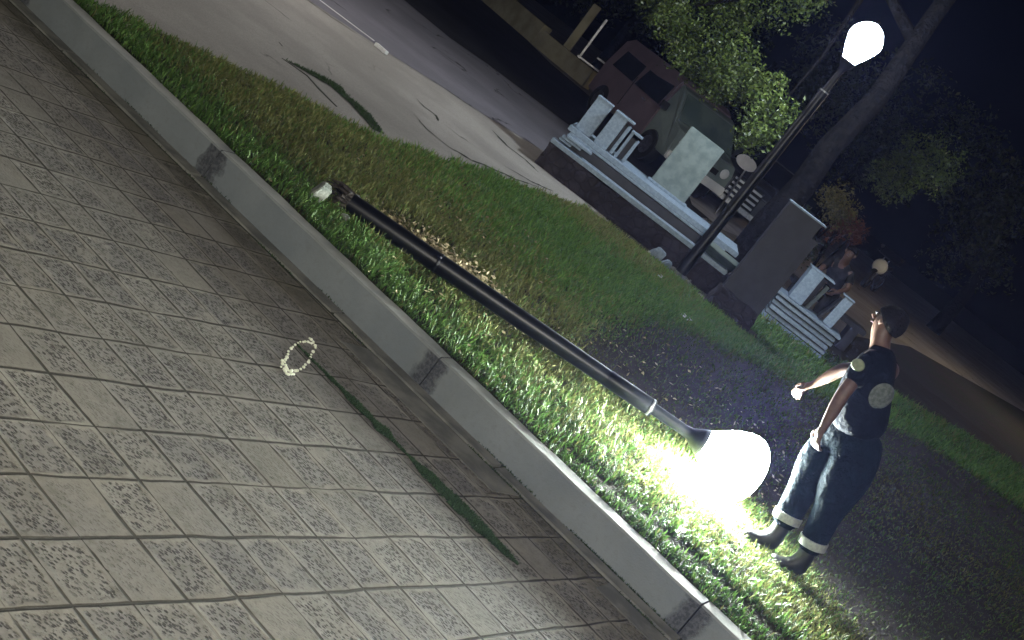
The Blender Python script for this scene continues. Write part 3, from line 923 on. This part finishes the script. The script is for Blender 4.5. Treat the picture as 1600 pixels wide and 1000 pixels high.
# second, smaller planter at the right
p2 = empty('ribbed_planter', (0, 0, 0), 'low bluish planter base of stacked thin stone courses right of the stele', 'planter')
for k in range(5):
    z0 = .20 + .068 * k
    slab('stone_course', (2.88 + .012 * (k % 2), 17.75 + .03 * (k % 2), z0), (.92 - .02 * (k % 3), .60, .05), 'granite', p2, rz=-.06 + .01 * (k % 3), sub=3, rough=.007)
slab('planter_cap', (2.88, 17.75, .535), (.98, .66, .035), 'granite', p2, rz=-.06, sub=3, rough=.003)
slab('planter_core', (2.88, 17.78, .34), (.86, .5, .36), 'granite_dark', p2, rz=-.06)
e = empty('granite_block', (0, 0, 0), 'open-sided granite block with a dark hollow on the right planter', 'stone block')
slab('front_panel', (2.64, 17.68, .785), (.19, .26, .46), 'granite', e)
slab('block_cap', (2.71, 17.68, 1.022), (.36, .28, .018), 'granite', e, bev=.003)
slab('back_panel', (2.86, 17.78, .74), (.05, .08, .38), 'granite_green', e, ry=.12)
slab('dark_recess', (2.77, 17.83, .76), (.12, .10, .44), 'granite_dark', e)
e = empty('granite_block', (0, 0, 0), 'rightmost small granite block with dark side on the right planter', 'stone block')
slab('front_panel', (3.16, 17.66, .765), (.13, .12, .42), 'granite', e, rz=-.1, ry=.05)
slab('side_panel', (3.06, 17.74, .74), (.03, .2, .38), 'granite_dark', e, ry=.25)
slab('block_cap', (3.16, 17.70, .985), (.17, .24, .016), 'granite', e, rz=-.1, bev=.003)

# ------------------------------------------------------------------ trees
def tree(name, base, trunk, clumps, nl, size, cols, label, group=None, limbs=(), droop=0):
    e = empty(name, (0, 0, 0), label, 'tree', group)
    t = MB()
    pts = [(base[0] + a, base[1] + b, base[2] + h) for a, b, h, r in trunk]
    t.tube(pts, [q[3] for q in trunk], 14)
    local(t.build('trunk', 'bark', smooth=True, sub=0), e)
    for lm in limbs:
        local(MB().tube([q[:3] for q in lm], [q[3] for q in lm], 8).build('limb', 'bark', smooth=True), e)
    cl = np.array([c[:3] for c in clumps]); rad = np.array([c[3] for c in clumps])
    wgt = rad ** 2 / (rad ** 2).sum()
    # twig tips first, then leaves around each tip
    nt = nl // 9
    i = rng.choice(len(cl), nt, p=wgt)
    d = rng.normal(0, 1, (nt, 3)); d /= np.linalg.norm(d, axis=1)[:, None]
    rr_ = rad[i] * rng.random(nt) ** .38
    tips = cl[i] + d * rr_[:, None] * np.array([1, 1, .8])
    tips[:, 2] -= droop * rng.random(nt) * rad[i]
    P = np.repeat(tips, 9, 0) + rng.normal(0, size * 1.1, (nt * 9, 3))
    n = len(P)
    r = rng.random((n, 1)); tr = np.repeat(rng.random((nt, 1)), 9, 0)
    c = np.array(cols[0]) * (1 - r) + np.array(cols[1]) * r
    c = c * (.65 + .7 * tr)
    V, F, c4 = leaf_quads(P, size * 1.4, c, .9)
    o = np_mesh('crown', V, F, 'leaf', c4)
    local(o, e)
    return e

big = [(.95, 17.3, 2.05, .30), (1.05, 17.5, 2.35, .26), (.75, 17.8, 2.45, .30), (.42, 18.3, 2.35, .36), (.95, 17.6, 1.80, .20), (.15, 18.8, 2.55, .45), (-.25, 19.0, 2.20, .32), (-.6, 19.3, 2.45, .40),
       (.25, 18.7, 2.10, .28), (-.95, 19.8, 2.65, .45), (-.2, 20.3, 3.1, .45), (-1.3, 20, 3.3, .6), (.0, 19.5, 3.9, .8), (-.4, 20.2, 4.6, 1.0),
       (3.6, 22.3, 3.2, .55), (3.3, 22.2, 2.6, .4), (-1.5, 21, 4.4, 1.0), (.2, 19.5, 5.2, 1.0)]
tree('shade_tree', (1.78, 17.55, .1), [(0, 0, 0, .34), (.0, 0, .15, .27), (.02, 0, .45, .215), (.0, .02, 1.0, .19), (.05, .1, 1.6, .165), (.02, .2, 2.2, .15), (.12, .4, 3.0, .135), (.05, .6, 4.2, .11), (.0, .8, 6.2, .06)],
     big, 52000, .040, ((.03, .055, .012), (.13, .175, .045)), 'large leafy tree behind the stele with lamp-lit drooping branches',
     limbs=(((1.85, 18.1, 3.9, .09), (1.2, 18.3, 4.2, .07), (.3, 18.8, 3.6, .04), (-.6, 19.3, 2.7, .015)),
            ((1.0, 18.4, 4.15, .04), (1.05, 17.9, 3.1, .02), (.98, 17.4, 2.1, .008))), droop=.5)
dark = [(-6, 41, 4), (-2.5, 42, 4.4), (1.5, 40, 4.2), (5.5, 43, 4.5), (10, 42, 4.3), (14.5, 40, 4.6), (18, 37, 4.0)]
lbs = ['leftmost dark tree beyond the far wall', 'second dark tree from the left beyond the far wall', 'dark tree behind the parked van', 'dark tree behind the parked car',
       'dark tree behind the motorcycle', 'dark tree right of the motorcycle in the distance', 'rightmost dark tree at the frame edge']
for (x, y, h), lb in zip(dark, lbs):
    cls = [(x + random.uniform(-1.8, 1.8), y + random.uniform(-1.2, 1.2), h * random.uniform(.45, 1.25), random.uniform(.8, 1.4)) for _ in range(11)]
    tree('background_tree', (x, y, .1), [(0, 0, 0, .25), (.05, 0, 1.2, .19), (0, 0, h * .8, .12)], cls, 5400, .11, ((.02, .032, .014), (.04, .055, .02)), lb, 'dark trees in the background')
# lit shrubs at the right
def shrub(name, c, r, cols, lb, n=1500, size=.05):
    e = empty(name, (0, 0, 0), lb, 'shrub')
    cls = [(c[0] + random.uniform(-r, r) * .7, c[1] + random.uniform(-r, r) * .7, c[2] + random.uniform(-r, r) * .8, r * .55) for _ in range(6)]
    st_ = MB()
    for q in cls:
        st_.tube([(c[0], c[1], GZ - .02), (c[0] * .5 + q[0] * .5, c[1] * .5 + q[1] * .5, q[2] * .5), q[:3]], [.03, .02, .008], 5)
    local(st_.build('stem', 'bark'), e)
    nt = n // 6
    i = rng.integers(0, 6, nt)
    P = np.repeat(np.array([q[:3] for q in cls])[i] + rng.normal(0, r * .3, (nt, 3)), 6, 0) + rng.normal(0, size, (nt * 6, 3))
    rr_ = rng.random((len(P), 1))
    V, F, c4 = leaf_quads(P, size * 1.5, np.array(cols[0]) * (1 - rr_) + np.array(cols[1]) * rr_, .9)
    local(np_mesh('foliage', V, F, 'leaf', c4), e)
shrub('flowering_shrub', (3.45, 27, 1.65), .40, ((.12, .12, .03), (.32, .28, .09)), 'yellowish leafy shrub behind the stele at the right')
shrub('orange_shrub', (3.95, 27, 1.30), .28, ((.14, .05, .02), (.26, .10, .045)), 'orange-red shrub right behind the dark stele')
shrub('small_bush', (2.75, 22, .95), .30, ((.03, .05, .02), (.06, .08, .035)), 'low dark bush between tree trunk and seated person')

# ------------------------------------------------------------------ vehicles and street things in the dark
def car_wheel(e, x, y, r=.31, w_=.2):
    mt_ = Matrix.Translation((x, y, r)) @ Matrix.Rotation(PI / 2, 4, 'X')
    o = MB().lathe([(r * .62, -w_ / 2), (r * .94, -w_ / 2), (r, -w_ / 3), (r, w_ / 3), (r * .94, w_ / 2), (r * .62, w_ / 2)], 24, mt_).build('wheel', 'rubber', smooth=True)
    local(o, e)
    sg = -1 if y < 0 else 1
    h = MB().lathe([(r * .58, -w_ * .52), (r * .5, -w_ * .42), (r * .15, -w_ * .5), (r * .58, w_ * .52)], 16, mt_).build('rim', 'steel', smooth=True)
    h.parent = o
def side_body(prof, wdt, name, mat, e, x_in=.06):
    """prof: closed outline (x,z); extruded across y with a little tumblehome above the waist"""
    m = MB()
    n = len(prof)
    vs = []
    for sg in (-1, 1):
        for x, z_ in prof:
            k = 1 - max(0, (z_ - .95)) * x_in * 3
            vs.append((x, sg * wdt / 2 * k, z_))
    m.add(vs, [tuple(range(n)), tuple(range(2 * n - 1, n - 1, -1))] + [(i, (i + 1) % n, n + (i + 1) % n, n + i) for i in range(n)])
    return local(m.build(name, mat, bev=.02), e)
# van: +x is its front
vm = Matrix.Translation((-.02, 26.6, GZ)) @ Matrix.Rotation(R(-57), 4, 'Z')
van = empty('parked_van', label='parked maroon van with a pale greenish front behind the planter blocks', cat='van', mat=vm)
side_body([(-1.75, .35), (-1.78, .9), (-1.70, 1.50), (-1.5, 1.62), (.55, 1.64), (.75, 1.56), (.80, .95), (.80, .35)], 1.5, 'body', 'maroon', van)
side_body([(.80, .35), (.80, .95), (.82, 1.54), (1.0, 1.48), (1.42, .98), (1.72, .90), (1.80, .75), (1.80, .36)], 1.48, 'cab_front', 'pale_green_paint', van)
for sg in (-1, 1):
    for (a, b) in ((-1.45, -.50), (-.38, .68)):
        yy = sg * .752
        pn = MB().add([(a, yy, .98), (b, yy, .98), (b - .03, yy * .88, 1.46), (a + .05, yy * .88, 1.46)], [(0, 1, 2, 3)])
        pn.v += [(x, y + sg * .008, z_) for x, y, z_ in pn.v[:4]]
        pn.f += [(4, 5, 6, 7), (0, 1, 5, 4), (1, 2, 6, 5), (2, 3, 7, 6), (3, 0, 4, 7)]
        local(pn.build('side_window', 'dark_glass'), van)
    local(MB().box((-.43, sg * .76, .80), (.012, .01, .62)).build('door_seam', 'rubber'), van)
    local(MB().box((.2, sg * .765, .88), (.14, .02, .025)).build('door_handle', 'steel'), van)
    local(MB().lathe([(.02, 0), (.085, .012), (.095, .03), (.06, .045)], 16, Matrix.Translation((1.77, sg * .55, .72)) @ Matrix.Rotation(PI / 2, 4, 'Y')).build('headlight', 'white_paint', smooth=True), van)
    local(MB().box((1.05, sg * .86, 1.05), (.06, .16, .14)).build('mirror', 'rubber', bev=.01), van)
ws = MB().add([(1.06, -.62, 1.44), (1.06, .62, 1.44), (1.42, .68, 1.01), (1.42, -.68, 1.01)], [(0, 1, 2, 3)])
ws.v += [(x + .02, y, z_ + .015) for x, y, z_ in ws.v[:4]]
ws.f += [(4, 5, 6, 7), (0, 1, 5, 4), (1, 2, 6, 5), (2, 3, 7, 6), (3, 0, 4, 7)]
local(ws.build('windscreen', 'green_glass'), van)
local(MB().box((1.83, 0, .44), (.10, 1.46, .16)).build('bumper', 'white_paint', bev=.02), van)
local(MB().box((1.805, 0, .66), (.02, .8, .10)).build('grille', 'rubber'), van)
for x_ in (-1.15, 1.15):
    for y_ in (-.66, .66):
        car_wheel(van, x_, y_)

# dark car with a chrome grille
cm = Matrix.Translation((2.35, 28.8, GZ)) @ Matrix.Rotation(R(-100), 4, 'Z')
car = empty('parked_car', label='dark parked car with a bright striped chrome grille behind the tree trunk', cat='car', mat=cm)
side_body([(-2.0, .30), (-2.05, .80), (-1.6, .92), (-1.1, 1.36), (.2, 1.40), (.85, .95), (1.75, .85), (1.9, .70), (1.9, .30)], 1.65, 'body', 'grey_paint', car)
gl_ = MB()
for k in range(4):
    gl_.box((1.93, 0, .42 + .105 * k), (.05, .62, .045))
local(gl_.build('grille', 'white_paint', bev=.005), car)
local(MB().box((1.90, 0, .58), (.03, .66, .44)).build('grille_back', 'rubber'), car)
local(MB().box((1.96, 0, .30), (.10, 1.6, .10)).build('bumper', 'steel', bev=.02), car)
for sg in (-1, 1):
    local(MB().lathe([(.03, 0), (.095, .01), (.10, .03), (.06, .05)], 16, Matrix.Translation((1.88, sg * .58, .62)) @ Matrix.Rotation(PI / 2, 4, 'Y')).build('headlight', 'white_paint', smooth=True), car)
ws = MB().add([(.28, -.60, 1.36), (.28, .60, 1.36), (.84, .70, .98), (.84, -.70, .98)], [(0, 1, 2, 3)])
ws.v += [(x + .02, y, z_ + .02) for x, y, z_ in ws.v[:4]]
ws.f += [(4, 5, 6, 7), (0, 1, 5, 4), (1, 2, 6, 5), (2, 3, 7, 6), (3, 0, 4, 7)]
local(ws.build('windscreen', 'dark_glass'), car)
for x_ in (-1.3, 1.25):
    for y_ in (-.74, .74):
        car_wheel(car, x_, y_)

# oval sign on a thin post
sg_ = empty('oval_sign', (0, 0, 0), 'small pale oval sign on a thin post in front of the parked car', 'sign')
local(MB().tube([(1.78, 26, GZ - .05), (1.70, 26, 1.2)], .018, 8).build('post', 'steel'), sg_)
local(MB().lathe([(.05, -.012), (.14, -.010), (.14, .010), (.05, .014)], 20, Matrix.Translation((1.64, 25.97, 1.26)) @ Matrix.Rotation(PI / 2, 4, 'X') @ Matrix.Diagonal((1.5, .9, 1, 1))).build('panel', 'pale_concrete', smooth=True), sg_)

# motorcycle in the lit area at the right, seen from the front
mc = empty('motorcycle', label='motorcycle with a pale front fairing parked on the far lit ground', cat='motorcycle', mat=Matrix.Translation((7.0, 38, GZ)) @ Matrix.Rotation(R(-112), 4, 'Z'))
for x_ in (.68, -.62):
    mt_ = Matrix.Translation((x_, 0, .30)) @ Matrix.Rotation(PI / 2, 4, 'X')
    local(MB().lathe([(.23, -.05), (.28, -.06), (.30, 0), (.28, .06), (.23, .05)], 24, mt_, cap=False).build('tyre', 'rubber', smooth=True), mc)
    local(MB().lathe([(.22, -.02), (.235, 0), (.22, .02), (.03, .03), (.03, -.03), (.22, -.02)], 16, mt_, cap=False).build('rim', 'steel'), mc)
local(MB().tube([(.70, .07, .3), (.52, .08, .75), (.45, .08, .95)], .02, 6).tube([(.70, -.07, .3), (.52, -.08, .75), (.45, -.08, .95)], .02, 6).build('fork', 'steel'), mc)
local(MB().tube([(.38, -.38, 1.0), (.46, -.15, .98), (.46, .15, .98), (.38, .38, 1.0)], .018, 6).build('handlebar', 'rubber'), mc)
local(MB().lathe([(.04, -.02), (.16, 0), (.21, .08), (.18, .16), (.08, .2)], 16, Matrix.Translation((.50, 0, .70)) @ Matrix.Rotation(PI / 2, 4, 'Y')).build('fairing', 'white_paint', smooth=True), mc)
local(MB().box((0, 0, .62), (.62, .22, .22)).box((-.45, 0, .78), (.6, .22, .10)).build('tank_and_seat', 'rubber', bev=.04), mc)
local(MB().box((.02, 0, .36), (.42, .24, .28)).build('engine', 'granite_dark', bev=.03), mc)
for sg in (-1, 1):
    local(MB().tube([(.42, sg * .28, 1.0), (.40, sg * .32, 1.12)], .006, 5).lathe([(.01, -.008), (.05, -.006), (.05, .006), (.01, .01)], 12, Matrix.Translation((.40, sg * .33, 1.16)) @ Matrix.Rotation(PI / 2, 4, 'Y')).build('mirror', 'rubber'), mc)

# far wall, gate posts and hedge across the road
fw = empty('far_wall', (0, 0, 0), 'low pale wall along the far side of the dark road', 'wall')
m = MB()
for (x0, y0, x1, y1, a, b) in ((-14, 41, -6.5, 36.4, .17, .75), (-6.5, 36.4, -3.5, 33.6, .17, .72), (-3.5, 33.6, -1.9, 32.6, .17, .60), (-1.6, 32.3, .6, 31.6, .17, .55)):
    d = Vector((x1 - x0, y1 - y0)); n_ = Vector((-d.y, d.x)).normalized() * .15
    m.prism([(x0 - n_.x, y0 - n_.y), (x1 - n_.x, y1 - n_.y), (x1 + n_.x, y1 + n_.y), (x0 + n_.x, y0 + n_.y)], a - .02, b)
local(m.build('wall_body', 'warm_wall', bev=.01), fw)
gp = empty('gateway', (0, 0, 0), 'pale gateway pillar with a thin dark rail across the road', 'gateway')
local(MB().box((-2.86, 33.5, 1.10), (.20, .2, 1.4)).build('pillar', 'warm_wall', bev=.01), gp)
local(MB().box((-2.50, 33.5, 1.05), (.05, .05, 1.25)).build('post', 'steel'), gp)
local(MB().box((-2.2, 33.5, .62), (.7, .04, .04)).box((-1.9, 33.5, .85), (.5, .04, .04)).build('rail', 'steel'), gp)

# ------------------------------------------------------------------ people
def skin(name, J, E, mat, parent, root=None, sub=2, smooth=True):
    """J: name -> (x,y,z,rx,ry)"""
    names = list(J)
    me = bpy.data.meshes.new(name)
    me.from_pydata([J[k][:3] for k in names], [(names.index(a), names.index(b)) for a, b in E], [])
    o = bpy.data.objects.new(name, me)
    C.objects.link(o)
    md = o.modifiers.new('skin', 'SKIN')
    md.branch_smoothing = .6
    md.use_smooth_shade = True
    for i, k in enumerate(names):
        sv = me.skin_vertices[0].data[i]
        r = J[k][3:]
        sv.radius = (r[0], r[1] if len(r) > 1 else r[0])
        sv.use_root = (k == (root or names[0]))
    sb = o.modifiers.new('sub', 'SUBSURF')
    sb.levels = sb.render_levels = sub
    dg = bpy.context.evaluated_depsgraph_get()
    dg.update()
    m2 = bpy.data.meshes.new_from_object(o.evaluated_get(dg))
    o.modifiers.clear()
    o.data = m2
    m2.name = name
    m2.materials.clear()
    m2.materials.append(M[mat])
    if parent:
        local(o, parent)
    return o

def lerp(a, b, f):
    return tuple(a[i] + (b[i] - a[i]) * f for i in range(3))
def hand(J, E, tag_, wrist, d, side, curl=.5, s=1.0):
    """palm and five fingers. d: direction of the hand, side: towards the thumb"""
    d = Vector(d).normalized(); side = Vector(side).normalized(); pn = d.cross(side).normalized()
    w_ = Vector(wrist)
    pc = w_ + d * .045 * s
    J[tag_ + 'palm'] = (*pc, .034 * s, .018 * s)
    E.append((tag_ + 'wrist', tag_ + 'palm'))
    pe = w_ + d * .085 * s
    J[tag_ + 'pe'] = (*pe, .036 * s, .015 * s)
    E.append((tag_ + 'palm', tag_ + 'pe'))
    for k, (of, ln) in enumerate(((.028, .068), (.010, .078), (-.010, .072), (-.028, .055))):
        b = pe + side * of * s + d * .012
        c1 = b + (d * math.cos(curl) + pn * math.sin(curl)) * ln * .5 * s
        c2 = c1 + (d * math.cos(curl * 2.4) + pn * math.sin(curl * 2.4)) * ln * .5 * s
        for q, p in enumerate((b, c1, c2)):
            J[f'{tag_}f{k}{q}'] = (*p, .0085 * s, .0085 * s)
        E += [(tag_ + 'pe', f'{tag_}f{k}0'), (f'{tag_}f{k}0', f'{tag_}f{k}1'), (f'{tag_}f{k}1', f'{tag_}f{k}2')]
    t0 = pc + side * .035 * s
    t1 = t0 + (d * .7 + side * .5 + pn * .3).normalized() * .032 * s
    t2 = t1 + (d * .9 + side * .1 + pn * .4).normalized() * .028 * s
    for q, p in enumerate((t0, t1, t2)):
        J[f'{tag_}t{q}'] = (*p, .010 * s, .010 * s)
    E += [(tag_ + 'palm', tag_ + 't0'), (tag_ + 't0', tag_ + 't1'), (tag_ + 't1', tag_ + 't2')]

def person(label, P, top, bottom, group=None, boots=True, bands=False, hair=True, emblem=False):
    """P: dict of joints: hip, waist, chest, neck, head + l/r shoulder elbow wrist hipj knee ankle toe; f facing vector"""
    e = empty('person', (0, 0, 0), label, 'person', group)
    f = Vector(P['f']).normalized(); left = Vector((-f.y, f.x, 0))
    J, E = {}, []
    J['hip'] = (*P['hip'], .135, .10)
    J['waist'] = (*P['waist'], .125, .09)
    J['chest'] = (*P['chest'], .15, .105)
    J['neck'] = (*P['neck'], .060, .060)
    hd = Vector(P['head'])
    J['jaw'] = (*(hd - Vector((0, 0, .055)) + f * .012), .066, .070)
    J['crown'] = (*(hd + Vector((0, 0, .045)) - f * .008), .082, .092)
    E += [('hip', 'waist'), ('waist', 'chest'), ('chest', 'neck'), ('neck', 'jaw'), ('jaw', 'crown')]
    for s_ in 'lr':
        J[s_ + 'sh'] = (*P[s_ + 'sh'], .058, .055)
        el = P[s_ + 'el']; wr = P[s_ + 'wr']
        J[s_ + 'ua'] = (*lerp(P[s_ + 'sh'], el, .5), .047, .047)
        J[s_ + 'el'] = (*el, .040, .040)
        J[s_ + 'fa'] = (*lerp(el, wr, .35), .042, .040)
        J[s_ + 'wrist'] = (*wr, .027, .024)
        E += [('chest', s_ + 'sh'), (s_ + 'sh', s_ + 'ua'), (s_ + 'ua', s_ + 'el'), (s_ + 'el', s_ + 'fa'), (s_ + 'fa', s_ + 'wrist')]
        hand(J, E, s_, wr, P.get(s_ + 'hd', Vector(wr) - Vector(el)), f if P.get('thumbf', 1) else left, .55)
        J[s_ + 'hj'] = (*P[s_ + 'hj'], .092, .092)
        J[s_ + 'kn'] = (*P[s_ + 'kn'], .062, .062)
        J[s_ + 'cf'] = (*lerp(P[s_ + 'kn'], P[s_ + 'an'], .35), .058, .058)
        J[s_ + 'an'] = (*P[s_ + 'an'], .038, .038)
        J[s_ + 'toe'] = (*P[s_ + 'toe'], .035, .022)
        E += [('hip', s_ + 'hj'), (s_ + 'hj', s_ + 'kn'), (s_ + 'kn', s_ + 'cf'), (s_ + 'cf', s_ + 'an'), (s_ + 'an', s_ + 'toe')]
    skin('body', J, E, 'skin', e, 'hip')
    # face
    nz = hd + f * .088
    local(MB().tube([nz + Vector((0, 0, .02)), nz + f * .018 - Vector((0, 0, .015)), nz - Vector((0, 0, .022))], [.008, .013, .010], 8).build('nose', 'skin', smooth=True), e)
    for sg in (-1, 1):
        p = hd + f * .082 + left * sg * .030 + Vector((0, 0, .012))
        local(MB().lathe([(.002, -.008), (.010, 0), (.002, .008)], 8, Matrix.Translation(p)).build('eye', 'rubber', smooth=True), e)
        p = hd + left * sg * .078 - f * .005
        local(MB().lathe([(.005, -.028), (.014, -.015), (.017, .010), (.006, .028)], 8, Matrix.Translation(p)).build('ear', 'skin', smooth=True), e)
    local(MB().tube([hd + f * .085 - Vector((0, 0, .045)) + left * .02, hd + f * .092 - Vector((0, 0, .046)), hd + f * .085 - Vector((0, 0, .045)) - left * .02], .005, 6).build('mouth', 'maroon'), e)
    if hair:
        hm_ = MB()
        ax_ = (Vector((0, 0, 1)) - f * .55).normalized()
        q_ = ax_.to_track_quat('Z', 'Y').to_matrix().to_4x4()
        prof = [(.092 * math.sin(a), .100 * math.cos(a)) for a in np.linspace(PI * .53, .04, 9)]
        hm_.lathe(prof, 24, Matrix.Translation(hd + Vector((0, 0, .022)) - f * .012) @ q_)
        local(hm_.build('hair', 'hair', smooth=True, sub=1, rough=.012), e)
    # shirt
    k_ = P.get('bulk', 1.0)
    Js = {'hip': (*lerp(P['hip'], P['waist'], .05), .170 * k_, .140 * k_), 'waist': (*P['waist'], .165 * k_, .135 * k_), 'chest': (*P['chest'], .180 * k_, .138 * k_), 'nk': (*lerp(P['chest'], P['neck'], 1.0), .076, .076)}
    Es = [('hip', 'waist'), ('waist', 'chest'), ('chest', 'nk')]
    for s_ in 'lr':
        Js[s_ + 'sh'] = (*P[s_ + 'sh'], .075, .070)
        Js[s_ + 'sl'] = (*lerp(P[s_ + 'sh'], P[s_ + 'el'], P.get('sleeve', .75)), .066, .062)
        Es += [('chest', s_ + 'sh'), (s_ + 'sh', s_ + 'sl')]
    skin('shirt', Js, Es, top, e, 'hip')
    Jt = {'w': (*lerp(P['hip'], P['waist'], .75), .150 * k_, .128 * k_), 'hip': (*lerp(P['hip'], P['lhj'], .2), .165 * k_, .135 * k_)}
    Et = [('w', 'hip')]
    for s_ in 'lr':
        kn, an, hj = P[s_ + 'kn'], P[s_ + 'an'], P[s_ + 'hj']
        Jt[s_ + 'hj'] = (*hj, .122 * k_, .120 * k_)
        Jt[s_ + 'th'] = (*lerp(hj, kn, .5), .108 * k_, .105 * k_)
        Jt[s_ + 'kn'] = (*kn, .088, .088)
        Jt[s_ + 'cf'] = (*lerp(kn, an, .45), .086, .086)
        Jt[s_ + 'an'] = (*lerp(kn, an, .80), .078, .078)
        Et += [('hip', s_ + 'hj'), (s_ + 'hj', s_ + 'th'), (s_ + 'th', s_ + 'kn'), (s_ + 'kn', s_ + 'cf'), (s_ + 'cf', s_ + 'an')]
        if bands:
            a, b = Vector(lerp(kn, an, .50)), Vector(lerp(kn, an, .63))
            d = (b - a).normalized()
            q = d.to_track_quat('Z', 'Y').to_matrix().to_4x4()
            L = (b - a).length
            local(MB().lathe([(.080, -.002), (.085, 0), (.084, L), (.079, L + .002)], 24, Matrix.Translation(a) @ q).build('reflective_band', 'reflective', smooth=True), e)
        if boots:
            fd = (Vector(P[s_ + 'toe']) - Vector(an)); fd.z = 0; fd.normalize()
            ax = Vector(an)
            Jb = {'top': (*(Vector(lerp(kn, an, .45))), .062, .062), 'an': (*ax, .054, .054), 'heel': (*(ax - fd * .035 - Vector((0, 0, .045))), .042, .038),
                  'ball': (*(ax + fd * .11 - Vector((0, 0, .05))), .046, .034), 'tip': (*(ax + fd * .185 - Vector((0, 0, .055))), .038, .028)}
            skin('boot', Jb, [('top', 'an'), ('an', 'heel'), ('an', 'ball'), ('ball', 'tip')], 'boot', e)
    skin('trousers', Jt, Et, bottom, e, 'hip')
    return e

f = Vector((-.72, .69, 0)).normalized(); left = Vector((-f.y, f.x, 0))
ch = Vector((1.775, 7.87, 1.33))
Pm = dict(f=f, hip=(1.92, 7.88, .99), waist=(1.86, 7.87, 1.14), chest=tuple(ch), neck=(1.725, 7.90, 1.50), head=(1.675, 7.94, 1.615),
          lsh=tuple(ch + left * .19 + Vector((.045, 0, .12))), rsh=tuple(ch - left * .18 + Vector((-.02, 0, .11))), bulk=1.48,
          lel=(1.665, 7.61, 1.19), lwr=(1.70, 7.60, .985), rel=(1.68, 8.12, 1.24), rwr=(1.625, 8.16, 1.07),
          lhd=(.25, .1, -1), rhd=(-.5, .1, -1),
          lhj=(1.99, 7.80, .93), rhj=(1.88, 7.95, .93), lkn=(2.06, 7.76, .60), rkn=(1.90, 7.90, .60),
          lan=(2.15, 7.76, .255), ran=(1.965, 7.86, .255), ltoe=(2.03, 7.73, .20), rtoe=(1.84, 7.83, .20), sleeve=.80)
fire = person('dark-clothed person with reflective ankle bands standing beside the fallen lamp globe', Pm, 'navy_cloth', 'teal_cloth', bands=True)
# round emblem on the back and a sleeve patch
back = -f
def disc(name, c, n, r, mat, parent, th=.006, sx=1.0, seg=28):
    q = Vector(n).to_track_quat('Z', 'Y').to_matrix().to_4x4()
    o = MB().lathe([(r * .98, -th), (r, -.001), (r * .9, th), (r * .5, th * 1.5), (r * .02, th * 1.8)], seg, Matrix.Translation(c) @ q @ Matrix.Diagonal((sx, 1, 1, 1))).build(name, mat, smooth=True)
    return local(o, parent)
bc = ch + back * .185 + left * .065 + Vector((-.01, 0, -.03))
nn_ = (back + Vector((0, 0, .05)) + left * .35).normalized()
em = disc('back_emblem', bc, nn_, .078, 'emblem_grey', fire)
q = nn_.to_track_quat('Z', 'Y').to_matrix().to_4x4()
cr = MB()
for k in range(4):
    a = k * PI / 2 + .3
    mm = Matrix.Translation(bc) @ q @ Matrix.Rotation(a, 4, 'Z')
    cr.add([mm @ Vector(v) for v in ((.008, -.006, .0095), (.045, -.016, .0085), (.050, 0, .008), (.045, .016, .0085), (.008, .006, .0095))], [(0, 1, 2, 3, 4)])
ring = []
mm = Matrix.Translation(bc) @ q
cr.lathe([(.062, .004), (.065, .0085), (.068, .004)], 28, mm, cap=False)
o = cr.build('emblem_cross', 'emblem_dark'); o.parent = em
shp = Vector(Pm['lsh']) * .62 + Vector(Pm['lel']) * .38
nl_ = (left + Vector((.1, 0, .15))).normalized()
disc('sleeve_patch', shp + nl_ * .080, nl_, .034, 'patch', fire, sx=1.2)

# person sitting in the background
bn = empty('stone_bench', (0, 0, 0), 'low dark bench under the seated person', 'bench')
local(MB().box((3.45, 20.3, .56), (1.3, .42, .08)).build('seat', 'granite_dark', bev=.01), bn)
for x_ in (2.95, 3.95):
    local(MB().box((x_, 20.3, .34), (.14, .36, .36)).build('leg', 'granite_dark', bev=.01), bn)
Ps = dict(f=(-.35, -.95, 0), hip=(3.33, 20.3, .74), waist=(3.30, 20.25, .87), chest=(3.24, 20.15, 1.05), neck=(3.21, 20.06, 1.22), head=(3.19, 20.0, 1.34),
          lsh=(3.40, 20.08, 1.12), rsh=(3.07, 20.20, 1.12), lel=(3.47, 19.95, .92), lwr=(3.33, 19.78, .78), rel=(3.0, 19.98, .90), rwr=(3.10, 19.78, .78),
          lhj=(3.42, 20.2, .70), rhj=(3.22, 20.25, .70), lkn=(3.32, 19.80, .68), rkn=(3.10, 19.85, .68), lan=(3.32, 19.82, .27), ran=(3.08, 19.86, .27), ltoe=(3.29, 19.7, .21), rtoe=(3.05, 19.74, .21))
person('person in black clothes with a bare pinkish face sitting behind the right planter', Ps, 'dark_cloth', 'dark_cloth')

# ------------------------------------------------------------------ thin veil added for lamp bloom
hz = MB().box((0, 25, 9), (240, 260, 21)).build('bloom_haze', 'paper')
hz.data.materials.clear()
hm = bpy.data.materials.new('bloom_haze'); hm.use_nodes = True
ht = hm.node_tree; ht.nodes.remove(ht.nodes['Principled BSDF'])
vp = ht.nodes.new('ShaderNodeVolumePrincipled')
vp.inputs['Color'].default_value = (.32, .38, .86, 1)
vp.inputs['Density'].default_value = .00042
vp.inputs['Anisotropy'].default_value = .7
ht.links.new(vp.outputs[0], ht.nodes['Material Output'].inputs['Volume'])
hz.data.materials.append(hm)
tag(hz, kind='stuff', label='thin bluish veil added to imitate bloom around the lamps', cat='bloom_haze')
